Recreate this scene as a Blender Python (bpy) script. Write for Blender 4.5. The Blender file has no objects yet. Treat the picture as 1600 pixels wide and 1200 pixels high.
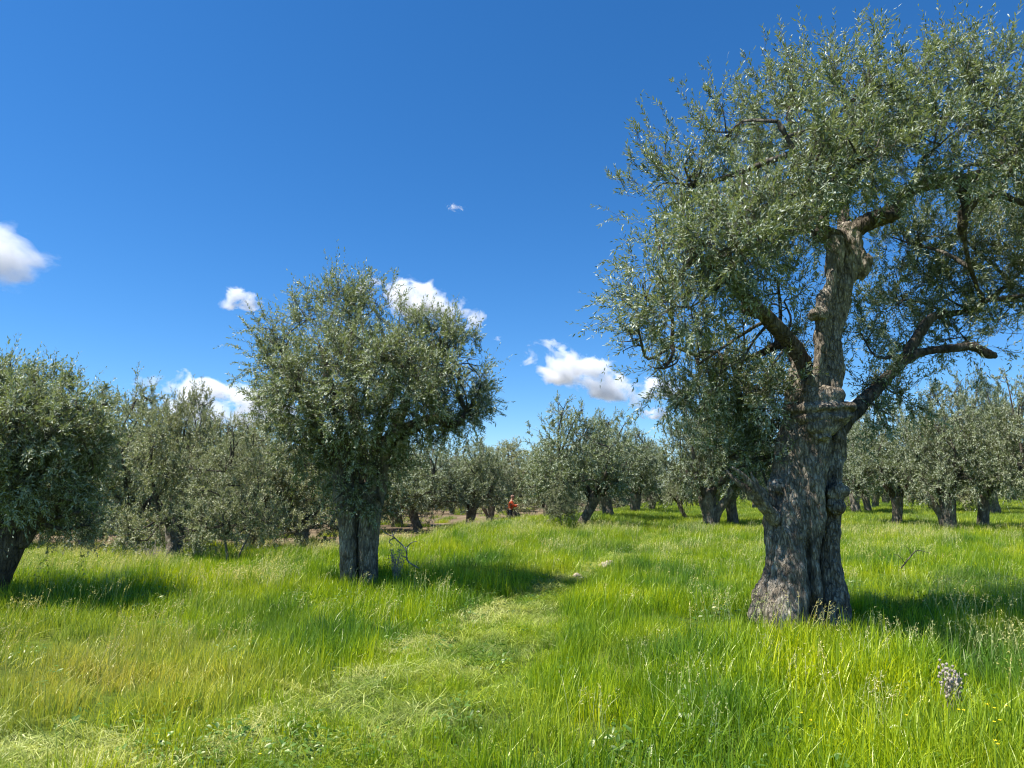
import bpy, math
import numpy as np
from mathutils import Vector

SC = bpy.context.scene
# ------------------------------------------------------------------ camera
FPX = 1110.0
PITCH = math.radians(8.6)
CAMZ = 1.6
cd = bpy.data.cameras.new('camera'); cam = bpy.data.objects.new('camera', cd)
SC.collection.objects.link(cam)
cd.sensor_width = 36.0; cd.lens = FPX / 1600 * 36.0; cd.clip_start = .05; cd.clip_end = 30000
cam.location = (0, 0, CAMZ); cam.rotation_euler = (math.pi/2 + PITCH, 0, 0)
SC.camera = cam
# ------------------------------------------------------------------ light
SUN_EL = math.radians(63); SUN_AZ = math.radians(-12)    # sun stands to the left (-x), a touch towards the camera
sdir = Vector((-math.cos(SUN_EL)*math.cos(SUN_AZ), math.cos(SUN_EL)*math.sin(SUN_AZ), math.sin(SUN_EL)))
ld = bpy.data.lights.new('sun', 'SUN'); ld.energy = 5.0; ld.angle = math.radians(.53); ld.color = (1, .955, .88)
lo = bpy.data.objects.new('sun', ld); SC.collection.objects.link(lo)
lo.rotation_euler = sdir.to_track_quat('Z', 'Y').to_euler(); lo.location = (-20, 0, 40)
W = bpy.data.worlds.new('World'); SC.world = W; W.use_nodes = True
wn = W.node_tree; wn.nodes.clear()
sky = wn.nodes.new('ShaderNodeTexSky'); sky.sky_type = 'NISHITA'; sky.sun_disc = False
sky.sun_elevation = SUN_EL; sky.sun_rotation = math.atan2(sdir.x, sdir.y)
sky.altitude = 300; sky.air_density = .9; sky.dust_density = .1; sky.ozone_density = 8.0
hs = wn.nodes.new('ShaderNodeHueSaturation'); hs.inputs['Saturation'].default_value = 1.2
bg = wn.nodes.new('ShaderNodeBackground'); bg.inputs[1].default_value = .098
wo = wn.nodes.new('ShaderNodeOutputWorld')
wn.links.new(sky.outputs[0], hs.inputs['Color']); wn.links.new(hs.outputs[0], bg.inputs[0]); wn.links.new(bg.outputs[0], wo.inputs[0])
SC.view_settings.view_transform = 'Standard'; SC.view_settings.look = 'None'
SC.view_settings.exposure = 0.85; SC.view_settings.gamma = 1; SC.view_settings.use_curve_mapping = False
cy = SC.cycles
SC.render.engine = 'CYCLES'
cy.max_bounces = 7; cy.diffuse_bounces = 3; cy.glossy_bounces = 2; cy.transmission_bounces = 4
cy.transparent_max_bounces = 8; cy.volume_bounces = 14
cy.use_denoising = True; cy.filter_width = 1.15
try:
    cy.denoiser = 'OPENIMAGEDENOISE'; cy.denoising_prefilter = 'ACCURATE'
except Exception: pass
cy.sample_clamp_indirect = 6

# ------------------------------------------------------------------ helpers
def lnk(o, parent=None):
    SC.collection.objects.link(o)
    if parent: o.parent = parent
    return o
def tag(o, label=None, cat=None, group=None, kind=None):
    if label: o['label'] = label
    if cat: o['category'] = cat
    if group: o['group'] = group
    if kind: o['kind'] = kind
    return o
def empty(name, loc, rz=0):
    o = bpy.data.objects.new(name, None); o.empty_display_size = .3
    o.location = loc; o.rotation_euler = (0, 0, rz); return lnk(o)
def ss(a, b, x):
    t = np.clip((x - a) / (b - a), 0, 1); return t*t*(3-2*t)
def _h(ix, iy, iz, s):
    n = (ix*73856093) ^ (iy*19349663) ^ (iz*83492791) ^ (s*2654435)
    n = (n ^ (n >> 13)) * 1274126177 & 0xffffffff
    n = (n ^ (n >> 16)) * 2246822519 & 0xffffffff
    n = n ^ (n >> 13)
    return (n & 0xffff) / 32767.5 - 1
def vn(p, s=0):
    p = np.asarray(p, float); i = np.floor(p).astype(np.int64); f = p - i; u = f*f*(3-2*f)
    r = 0
    for a in (0, 1):
        for b in (0, 1):
            for c in (0, 1):
                w = (u[:,0] if a else 1-u[:,0])*(u[:,1] if b else 1-u[:,1])*(u[:,2] if c else 1-u[:,2])
                r = r + w*_h(i[:,0]+a, i[:,1]+b, i[:,2]+c, s)
    return r
def vn2(x, y, f, s=0):
    x = np.atleast_1d(np.asarray(x, float)); y = np.atleast_1d(np.asarray(y, float))
    return vn(np.stack([x*f, y*f, x*0+.37], 1), s)
def unit(v):
    return v / np.maximum(np.linalg.norm(v, axis=-1, keepdims=True), 1e-9)
def mesh_np(name, V, F, mats=(), smooth=False, attr=None, midx=None):
    """F: list of index arrays of shape (n,k)"""
    me = bpy.data.meshes.new(name)
    F = [np.asarray(f) for f in F if len(f)]
    me.vertices.add(len(V)); me.vertices.foreach_set('co', np.asarray(V, np.float32).ravel())
    tot = np.concatenate([np.full(len(f), f.shape[1], np.int32) for f in F])
    idx = np.concatenate([f.ravel() for f in F]).astype(np.int32)
    me.loops.add(len(idx)); me.loops.foreach_set('vertex_index', idx)
    me.polygons.add(len(tot))
    st = np.zeros(len(tot), np.int32); st[1:] = np.cumsum(tot)[:-1]
    me.polygons.foreach_set('loop_start', st)
    me.polygons.foreach_set('loop_total', tot)
    if smooth: me.polygons.foreach_set('use_smooth', np.ones(len(tot), bool))
    if midx is not None: me.polygons.foreach_set('material_index', np.asarray(midx, np.int32))
    me.update(calc_edges=True)
    if attr is not None:
        for k, a in attr.items():
            at_ = me.attributes.new(k, 'FLOAT', 'POINT'); at_.data.foreach_set('value', np.asarray(a, np.float32))
    for m in mats: me.materials.append(m)
    return me
def obj(name, me, parent=None, loc=None):
    o = bpy.data.objects.new(name, me)
    if loc is not None: o.location = loc
    return lnk(o, parent)

def spline(pts, n):
    """catmull-rom through rows of pts -> n rows"""
    P = np.asarray(pts, float); m = len(P)
    if m == 2: t = np.linspace(0, 1, n)[:, None]; return P[0]*(1-t)+P[1]*t
    Q = np.vstack([2*P[0]-P[1], P, 2*P[-1]-P[-2]])
    u = np.linspace(0, m-1-1e-6, n); k = u.astype(int); t = (u-k)[:, None]
    a, b, c, d = Q[k], Q[k+1], Q[k+2], Q[k+3]
    return .5*((2*b)+(-a+c)*t+(2*a-5*b+4*c-d)*t*t+(-a+3*b-3*c+d)*t**3)
def tube(pts, sides=8, n=None, seed=0, wob=0.0):
    """pts rows (x,y,z,r) -> V, quads, caps(tris)"""
    P = spline(pts, n or max(4, 4*len(pts)))
    C = P[:, :3]; R = np.maximum(P[:, 3], .001); n = len(C)
    T = np.gradient(C, axis=0); T = unit(T)
    up = np.array([1., 0, 0]) if abs(T[0, 0]) < .8 else np.array([0, 1., 0])
    N = np.zeros_like(C); a = up - T[0]*np.dot(up, T[0]); a /= np.linalg.norm(a)
    for i in range(n):
        a = a - T[i]*np.dot(a, T[i]); a = a/np.linalg.norm(a); N[i] = a
    B = np.cross(T, N)
    ang = np.arange(sides)*2*np.pi/sides
    rr = R[:, None]*np.ones((1, sides))
    if wob:
        q = np.stack([np.cos(ang)[None, :]*1.3+0*rr+seed*3.1, np.sin(ang)[None, :]*1.3+0*rr, np.linspace(0, n*.12, n)[:, None]+0*rr], -1).reshape(-1, 3)
        rr = rr*(1+wob*vn(q, seed).reshape(n, sides))
    V = C[:, None, :] + rr[..., None]*(np.cos(ang)[None, :, None]*N[:, None, :]+np.sin(ang)[None, :, None]*B[:, None, :])
    V = V.reshape(-1, 3)
    i, j = np.meshgrid(np.arange(n-1), np.arange(sides), indexing='ij')
    j2 = (j+1) % sides
    Q = np.stack([i*sides+j, i*sides+j2, (i+1)*sides+j2, (i+1)*sides+j], -1).reshape(-1, 4)
    V = np.vstack([V, C[0]-T[0]*R[0]*.3, C[-1]+T[-1]*R[-1]*.4]); k0 = n*sides
    jj = np.arange(sides); j2 = (jj+1) % sides
    c0 = np.stack([np.full(sides, k0), j2, jj], 1)
    c1 = np.stack([np.full(sides, k0+1), (n-1)*sides+jj, (n-1)*sides+j2], 1)
    return V, Q, np.vstack([c0, c1])
def join(parts):
    V = []; Q = []; T = []; o = 0
    for v, q, t in parts:
        V.append(v); Q.append(q+o); T.append(t+o); o += len(v)
    return np.vstack(V), np.vstack(Q), np.vstack(T)
def blob(c, r, seed=0, n=10, amp=.25):
    """closed lumpy ball as a stack of rings"""
    c = np.array(c, float); r = np.array(r, float)*np.ones(3)
    th = np.linspace(.12, np.pi-.12, n); sides = 14
    ang = np.arange(sides)*2*np.pi/sides
    d = np.stack([np.sin(th)[:, None]*np.cos(ang), np.sin(th)[:, None]*np.sin(ang), np.cos(th)[:, None]+0*ang], -1).reshape(-1, 3)
    V = c + d*r*(1+amp*vn(d*2.2+seed*5.3, seed))[:, None]
    i, j = np.meshgrid(np.arange(n-1), np.arange(sides), indexing='ij'); j2 = (j+1) % sides
    Q = np.stack([i*sides+j, (i+1)*sides+j, (i+1)*sides+j2, i*sides+j2], -1).reshape(-1, 4)
    V = np.vstack([V, c+[0, 0, r[2]], c-[0, 0, r[2]]]); k0 = n*sides
    jj = np.arange(sides); j2 = (jj+1) % sides
    t0 = np.stack([np.full(sides, k0), jj, j2], 1)
    t1 = np.stack([np.full(sides, k0+1), (n-1)*sides+j2, (n-1)*sides+jj], 1)
    return V, Q, np.vstack([t0, t1])

def wood(parts, voxel, amp, freq, mat, name, seed=0, groove=1.0):
    """union of closed tubes by voxel remesh, then bark relief pushed into the geometry"""
    V, Q, T = join(parts)
    me = mesh_np(name, V, [Q, T])
    o = bpy.data.objects.new('tmp', me); SC.collection.objects.link(o)
    m = o.modifiers.new('r', 'REMESH'); m.mode = 'VOXEL'; m.voxel_size = voxel; m.adaptivity = 0
    s = o.modifiers.new('s', 'SMOOTH'); s.iterations = 2; s.factor = .5
    dg = bpy.context.evaluated_depsgraph_get(); dg.update()
    out = bpy.data.meshes.new_from_object(o.evaluated_get(dg))
    bpy.data.objects.remove(o); bpy.data.meshes.remove(me)
    n = len(out.vertices)
    co = np.empty(n*3, np.float32); out.vertices.foreach_get('co', co); co = co.reshape(-1, 3).astype(float)
    no = np.empty(n*3, np.float32); out.vertex_normals.foreach_get('vector', no); no = no.reshape(-1, 3).astype(float)
    tw = co.copy(); a = .35*co[:, 2]
    x, y = co[:, 0]*np.cos(a)-co[:, 1]*np.sin(a), co[:, 0]*np.sin(a)+co[:, 1]*np.cos(a)
    q = np.stack([x, y, co[:, 2]], 1)
    d = amp*(1.6*groove*(.35-np.abs(vn(q*[freq*.45, freq*.45, freq*.07], seed)))
             + .9*(.4-np.abs(vn(q*[freq, freq, freq*.2], seed+1)))
             + .6*vn(q*[freq*2.3, freq*2.3, freq*.6], seed+2) + .8*vn(q*[freq*.25]*3 if False else q*freq*.25, seed+3))
    co = co + no*d[:, None]
    out.vertices.foreach_set('co', co.astype(np.float32).ravel())
    out.polygons.foreach_set('use_smooth', np.ones(len(out.polygons), bool))
    out.materials.clear(); out.materials.append(mat); out.update()
    return out

# ------------------------------------------------------------------ terrain
def xb(y):
    return np.interp(y, [-50, 12, 16, 20, 24, 28, 33, 38, 60, 110, 300], [-6.5, -6.0, -5.2, -4.0, -3.2, -1.6, 1.2, 3.2, 10, 22, 60])
def side(x, y): return ss(-1.7, 1.7, x - xb(y))          # 1 = grassy bank side, 0 = lower left grove
PATHX = lambda y: np.interp(y, [-20, 3, 4.2, 6, 8, 11, 16, 27, 45, 80], [-4, -2.1, -1.6, -1.05, -.35, .45, 2.15, 5.9, 11, 18])
PATHW = lambda y: np.interp(y, [3, 5, 7, 9, 12, 16, 27, 50], [1.15, 1.1, .95, .8, .7, .55, .45, .35])
def ground(x, y):
    x = np.atleast_1d(np.asarray(x, float)); y = np.atleast_1d(np.asarray(y, float))
    t = side(x, y)
    right = .32*ss(11, 50, y) + .24*np.exp(-((x-xb(y)-2.2)/3.2)**2-((y-27)/9)**2)
    left = -.32*ss(12.5, 20, y)
    z = right*t + left*(1-t)
    fade = np.exp(-np.maximum(y, 0)/60)
    z = z + (.12*vn2(x, y, .38, 3) + .06*vn2(x, y, 1.2, 4))*np.clip(fade, .2, 1)
    pt = np.exp(-((x-PATHX(y))/(PATHW(y)*1.1))**2)*ss(-5, 2, y)*(1-ss(40, 60, y))
    z = z - .05*pt
    z = z + 6*ss(150, 900, np.hypot(x, y))
    return z
def gz(x, y): return float(ground(x, y)[0])
cp, sp = math.cos(PITCH), math.sin(PITCH)
def at(px, py, Y):
    """photo pixel + distance ahead -> world point"""
    u = (px-800)/FPX; v = (600-py)/FPX
    ray = np.array([u, cp - v*sp, sp + v*cp]); k = Y/ray[1]
    return np.array([0, 0, CAMZ]) + ray*k
def foot(px, Y):
    z = 0.
    for _ in range(3):
        depth = Y*cp - (CAMZ-z)*sp; X = (px-800)/FPX*depth; z = gz(X, Y)
    return np.array([X, Y, z])

# ------------------------------------------------------------------ materials
def newmat(name):
    m = bpy.data.materials.new(name); m.use_nodes = True; nt = m.node_tree; nt.nodes.clear(); return m, nt
def nd(nt, t, **kw):
    n = nt.nodes.new(t)
    for k, v in kw.items():
        if k.startswith('i_'):
            key = k[2:]; key = int(key) if key.isdigit() else key.replace('_', ' ')
            n.inputs[key].default_value = v
        else: setattr(n, k, v)
    return n
def ramp(nt, stops, interp='LINEAR'):
    r = nt.nodes.new('ShaderNodeValToRGB'); cr = r.color_ramp; cr.interpolation = interp
    while len(cr.elements) < len(stops): cr.elements.new(.5)
    for e, (p, c) in zip(cr.elements, stops): e.position = p; e.color = (*c, 1)
    return r
def mix(nt, a, b, f, mode='MIX'):
    m = nt.nodes.new('ShaderNodeMix'); m.data_type = 'RGBA'; m.blend_type = mode
    for s, v in ((m.inputs[0], f), (m.inputs[6], a), (m.inputs[7], b)):
        if isinstance(v, (int, float)): s.default_value = v
        elif isinstance(v, tuple): s.default_value = (*v, 1)
        else: nt.links.new(v, s)
    return m.outputs[2]
def leaf_material(name, top, top2, under, trans, tw=.30, gloss=.04, rough=.45):
    m, nt = newmat(name); L = nt.links
    geo = nd(nt, 'ShaderNodeNewGeometry'); att = nd(nt, 'ShaderNodeAttribute', attribute_name='tone')
    oi = nd(nt, 'ShaderNodeObjectInfo')
    c = mix(nt, top, top2, att.outputs['Fac'])
    c = mix(nt, c, under, geo.outputs['Backfacing'])
    r = ramp(nt, [(0, (.82, .88, .84)), (.35, (1, 1.02, .95)), (.7, (1.12, 1.06, .86)), (1, (.92, 1.0, .95))])
    L.new(oi.outputs['Random'], r.inputs[0])
    c = mix(nt, c, r.outputs[0], 1.0, 'MULTIPLY')
    df = nd(nt, 'ShaderNodeBsdfDiffuse'); L.new(c, df.inputs[0])
    tr = nd(nt, 'ShaderNodeBsdfTranslucent', i_0=(*trans, 1))
    gl = nd(nt, 'ShaderNodeBsdfGlossy', i_0=(.9, .95, 1, 1)); gl.inputs['Roughness'].default_value = rough
    m1 = nd(nt, 'ShaderNodeMixShader', i_0=tw); L.new(df.outputs[0], m1.inputs[1]); L.new(tr.outputs[0], m1.inputs[2])
    m2 = nd(nt, 'ShaderNodeMixShader', i_0=gloss); L.new(m1.outputs[0], m2.inputs[1]); L.new(gl.outputs[0], m2.inputs[2])
    o = nd(nt, 'ShaderNodeOutputMaterial'); L.new(m2.outputs[0], o.inputs[0])
    return m
LEAF = leaf_material('olive_leaf', (.060, .088, .036), (.21, .232, .098), (.40, .43, .32), (.30, .36, .09))
LEAF_GREY = leaf_material('olive_leaf_grey', (.100, .122, .060), (.255, .26, .13), (.40, .42, .30), (.32, .36, .11))

def bark_material(name, c0, c1, c2, scale=9.0):
    m, nt = newmat(name); L = nt.links
    tc = nd(nt, 'ShaderNodeTexCoord'); mp = nd(nt, 'ShaderNodeMapping'); mp.inputs['Scale'].default_value = (1, 1, .28)
    L.new(tc.outputs['Object'], mp.inputs[0])
    n1 = nd(nt, 'ShaderNodeTexNoise', i_Scale=scale*.5, i_Detail=6.0, i_Roughness=.65); L.new(tc.outputs['Object'], n1.inputs['Vector'])
    v = nd(nt, 'ShaderNodeTexVoronoi', feature='DISTANCE_TO_EDGE', i_Scale=scale*3.4); 
    n2 = nd(nt, 'ShaderNodeTexNoise', i_Scale=scale*2.2, i_Detail=5.0, i_Roughness=.6, i_Distortion=.5); L.new(mp.outputs[0], n2.inputs['Vector'])
    wv = mix(nt, mp.outputs[0], n2.outputs['Color'], .06); L.new(wv, v.inputs['Vector'])
    cr = ramp(nt, [(.28, c0), (.5, c1), (.72, c2)]); L.new(n1.outputs['Fac'], cr.inputs[0])
    fine = ramp(nt, [(.32, (.42, .42, .42)), (.62, (1.22, 1.2, 1.16))]); L.new(n2.outputs['Fac'], fine.inputs[0])
    c = mix(nt, cr.outputs[0], fine.outputs[0], 1.0, 'MULTIPLY')
    vr = ramp(nt, [(0, (0, 0, 0)), (.16, (1, 1, 1))]); L.new(v.outputs['Distance'], vr.inputs[0])
    hsum = mix(nt, vr.outputs[0], n2.outputs['Fac'], .5)
    b = nd(nt, 'ShaderNodeBump', i_Strength=1.0, i_Distance=.05); L.new(hsum, b.inputs['Height'])
    p = nd(nt, 'ShaderNodeBsdfPrincipled', i_Roughness=.9); L.new(c, p.inputs['Base Color']); L.new(b.outputs[0], p.inputs['Normal'])
    p.inputs['Specular IOR Level'].default_value = .2
    o = nd(nt, 'ShaderNodeOutputMaterial'); L.new(p.outputs[0], o.inputs[0])
    return m
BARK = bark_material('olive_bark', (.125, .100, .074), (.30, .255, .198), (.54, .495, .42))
BARK_PALE = bark_material('pale_young_bark', (.16, .15, .13), (.30, .285, .25), (.46, .44, .40))
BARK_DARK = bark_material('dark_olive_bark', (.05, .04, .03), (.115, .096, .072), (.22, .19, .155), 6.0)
TWIG = bark_material('twig_bark', (.07, .06, .045), (.13, .115, .09), (.19, .175, .145), 5.0)
DEADWOOD = bark_material('bleached_wood', (.40, .37, .32), (.55, .52, .46), (.68, .65, .6), 8.0)

def grass_material(name, ga, gb, gc, dry, tw=.42, noise=.55):
    m, nt = newmat(name); L = nt.links
    geo = nd(nt, 'ShaderNodeNewGeometry')
    n1 = nd(nt, 'ShaderNodeTexNoise', i_Scale=noise, i_Detail=3.0); L.new(geo.outputs['Position'], n1.inputs['Vector'])
    oi = nd(nt, 'ShaderNodeObjectInfo'); ta = nd(nt, 'ShaderNodeAttribute', attribute_name='tint', attribute_type='INSTANCER')
    tone = nd(nt, 'ShaderNodeAttribute', attribute_name='tone')
    r = ramp(nt, [(.36, ga), (.50, gb), (.66, gc)]); L.new(n1.outputs['Fac'], r.inputs[0])
    rv = ramp(nt, [(0, (.7, .78, .8)), (.5, (1, 1, 1)), (1, (1.28, 1.14, .9))]); L.new(oi.outputs['Random'], rv.inputs[0])
    c = mix(nt, r.outputs[0], rv.outputs[0], .7, 'MULTIPLY')
    tv = ramp(nt, [(0, (.30, .46, .62)), (.45, (.9, .95, 1)), (.8, (1.35, 1.25, .95)), (1, (1.95, 1.6, 1.9))]); L.new(tone.outputs['Fac'], tv.inputs[0])
    c = mix(nt, c, tv.outputs[0], .9, 'MULTIPLY')
    ms = nd(nt, 'ShaderNodeMath', operation='MULTIPLY'); L.new(ta.outputs['Fac'], ms.inputs[0])
    ad = nd(nt, 'ShaderNodeMath', operation='ADD', i_1=.35); L.new(tone.outputs['Fac'], ad.inputs[0]); L.new(ad.outputs[0], ms.inputs[1])
    ms.use_clamp = True
    c = mix(nt, c, dry, ms.outputs[0])
    df = nd(nt, 'ShaderNodeBsdfDiffuse'); L.new(c, df.inputs[0])
    c2 = mix(nt, c, (1.35, 1.25, .3), .8, 'MULTIPLY')
    tr = nd(nt, 'ShaderNodeBsdfTranslucent'); L.new(c2, tr.inputs[0])
    gl = nd(nt, 'ShaderNodeBsdfGlossy', i_0=(1, .97, .72, 1)); gl.inputs['Roughness'].default_value = .42
    m1 = nd(nt, 'ShaderNodeMixShader', i_0=tw); L.new(df.outputs[0], m1.inputs[1]); L.new(tr.outputs[0], m1.inputs[2])
    m2 = nd(nt, 'ShaderNodeMixShader', i_0=.05); L.new(m1.outputs[0], m2.inputs[1]); L.new(gl.outputs[0], m2.inputs[2])
    o = nd(nt, 'ShaderNodeOutputMaterial'); L.new(m2.outputs[0], o.inputs[0])
    return m
GRASS = grass_material('green_grass', (.10, .23, .022), (.25, .385, .010), (.39, .49, .008), (.62, .54, .20))
SEED = grass_material('grass_seed_head', (.46, .50, .20), (.54, .55, .24), (.58, .55, .26), (.62, .50, .24), .35)
CUT = grass_material('mown_grass', (.12, .22, .02), (.20, .30, .02), (.30, .40, .03), (.68, .68, .26), .35, 1.1)
WEED = grass_material('weed_leaf', (.055, .13, .03), (.085, .18, .03), (.12, .22, .03), (.2, .2, .08), .3)

def simple(name, col, rough=.85, spec=.2, nscale=20., var=.25):
    m, nt = newmat(name); L = nt.links
    tc = nd(nt, 'ShaderNodeTexCoord'); n = nd(nt, 'ShaderNodeTexNoise', i_Scale=nscale, i_Detail=4.0); L.new(tc.outputs['Object'], n.inputs['Vector'])
    r = ramp(nt, [(.3, tuple(c*(1-var) for c in col)), (.7, tuple(min(1, c*(1+var)) for c in col))]); L.new(n.outputs['Fac'], r.inputs[0])
    p = nd(nt, 'ShaderNodeBsdfPrincipled', i_Roughness=rough); p.inputs['Specular IOR Level'].default_value = spec
    L.new(r.outputs[0], p.inputs['Base Color'])
    b = nd(nt, 'ShaderNodeBump', i_Strength=.3, i_Distance=.01); L.new(n.outputs['Fac'], b.inputs['Height']); L.new(b.outputs[0], p.inputs['Normal'])
    o = nd(nt, 'ShaderNodeOutputMaterial'); L.new(p.outputs[0], o.inputs[0]); return m

# ------------------------------------------------------------------ ground sheet
def build_ground():
    def ax(lo_, hi_, fine_lo, fine_hi, step, grow):
        a = list(np.arange(fine_lo, fine_hi+1e-6, step)); s = step; v = fine_lo
        while v > lo_: s *= grow; v -= s; a.insert(0, max(v, lo_))
        s = step; v = fine_hi
        while v < hi_: s *= grow; v += s; a.append(min(v, hi_))
        return np.unique(np.array(a))
    xs = ax(-2500, 2500, -14, 18, .22, 1.09); ys = ax(-2500, 2600, 1, 34, .22, 1.09)
    X, Y = np.meshgrid(xs, ys); x = X.ravel(); y = Y.ravel(); z = ground(x, y)
    V = np.stack([x, y, z], 1); nx, ny = len(xs), len(ys)
    i, j = np.meshgrid(np.arange(ny-1), np.arange(nx-1), indexing='ij')
    Q = np.stack([i*nx+j, i*nx+j+1, (i+1)*nx+j+1, (i+1)*nx+j], -1).reshape(-1, 4)
    soil = soilmask(x, y); path = pathmask(x, y)
    m, nt = newmat('meadow_ground'); L = nt.links
    geo = nd(nt, 'ShaderNodeNewGeometry')
    n1 = nd(nt, 'ShaderNodeTexNoise', i_Scale=.8, i_Detail=8.0, i_Roughness=.65); L.new(geo.outputs['Position'], n1.inputs['Vector'])
    n2 = nd(nt, 'ShaderNodeTexNoise', i_Scale=14., i_Detail=6.0, i_Roughness=.7); L.new(geo.outputs['Position'], n2.inputs['Vector'])
    g = ramp(nt, [(.3, (.055, .085, .014)), (.5, (.10, .145, .02)), (.7, (.17, .20, .035))]); L.new(n1.outputs['Fac'], g.inputs[0])
    g2 = ramp(nt, [(.3, (.55, .55, .5)), (.7, (1.4, 1.35, 1.2))]); L.new(n2.outputs['Fac'], g2.inputs[0])
    gg = mix(nt, g.outputs[0], g2.outputs[0], 1.0, 'MULTIPLY')
    s = ramp(nt, [(.3, (.095, .068, .044)), (.5, (.18, .135, .09)), (.72, (.30, .25, .16))]); L.new(n1.outputs['Fac'], s.inputs[0])
    sg = mix(nt, s.outputs[0], g2.outputs[0], .7, 'MULTIPLY')
    a1 = nd(nt, 'ShaderNodeAttribute', attribute_name='soil'); a2 = nd(nt, 'ShaderNodeAttribute', attribute_name='path')
    c = mix(nt, gg, sg, a1.outputs['Fac'])
    pc = mix(nt, (.12, .16, .04), g2.outputs[0], 1.0, 'MULTIPLY')
    c = mix(nt, c, pc, a2.outputs['Fac'])
    b = nd(nt, 'ShaderNodeBump', i_Strength=.8, i_Distance=.05); L.new(n2.outputs['Fac'], b.inputs['Height'])
    p = nd(nt, 'ShaderNodeBsdfPrincipled', i_Roughness=.95); p.inputs['Specular IOR Level'].default_value = .1
    L.new(c, p.inputs['Base Color']); L.new(b.outputs[0], p.inputs['Normal'])
    o = nd(nt, 'ShaderNodeOutputMaterial'); L.new(p.outputs[0], o.inputs[0])
    me = mesh_np('ground', V, [Q], [m], True, {'soil': soil, 'path': path})
    tag(obj('ground', me), 'grassy ground of the olive grove', kind='structure')
def soilmask(x, y):
    n = vn2(x, y, .35, 11)*.5+vn2(x, y, 1.1, 12)*.3
    return (1-side(x, y))*ss(21.5, 25, y+n*4)
def pathmask(x, y):
    n = vn2(x, y, .9, 15)*.42+vn2(x, y, 2.6, 16)*.25+vn2(x, y, 6, 17)*.12
    d = np.abs(x-PATHX(y))/PATHW(y)+n
    # a tongue of mown grass that reaches out to the left in front
    d2 = np.hypot((x+3.3)/2.3, (y-4.75)/.55)+n
    return np.clip((1-ss(.7, 1.25, d))*(1-.55*ss(11, 20, y))*(1-ss(30, 45, y))+(1-ss(.7, 1.15, d2)), 0, 1)
build_ground()

# ------------------------------------------------------------------ olive foliage
def shoots(rng, clumps, n, smin=.2, smax=.42, gap=-.2, gf=1.4, seed=0, upw=.75, per=7):
    """shoots gathered in sprays: several leafy twigs fan out from each point of the crown's clumps"""
    C = np.asarray(clumps, float)          # cx cy cz rx ry rz weight
    w = C[:, 6]*C[:, 3]**2.1; w = w/w.sum()
    m = int(n*1.7/per)
    k = rng.choice(len(C), m, p=w)
    d = unit(rng.normal(size=(m, 3)))
    r = rng.random(m)**.40*(1+.25*(rng.random(m) < .10))
    lump = 1+.42*vn(d*2.3+C[k, :1]*3.3+7, seed)
    P = C[k, :3] + d*C[k, 3:6]*(r*lump)[:, None]
    keep = vn(P*gf+31.7, seed+5) > gap
    P = P[keep][:n//per]; d = d[keep][:n//per]
    up = np.zeros_like(d); up[:, 2] = np.where(d[:, 2] > -.35, upw, -.2)
    D0 = unit(d*.75+up+rng.normal(size=d.shape)*.45); L0 = rng.uniform(smin, smax, len(P))*np.where(rng.random(len(P)) < .12, 1.5, 1)
    P = np.repeat(P, per, 0); D1 = np.repeat(D0, per, 0); L1 = np.repeat(L0, per)
    t = rng.uniform(-.55, .75, len(P)); first = np.arange(len(P)) % per == 0; t[first] = 0.3
    P = P + D1*(L1*t)[:, None]
    D = unit(D1+rng.normal(size=P.shape)*np.where(first, .08, .48)[:, None]+np.array([0, 0, .08]))
    L = L1*np.where(first, 1.15, rng.uniform(.35, .9, len(P)))
    return P, D, L
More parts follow.
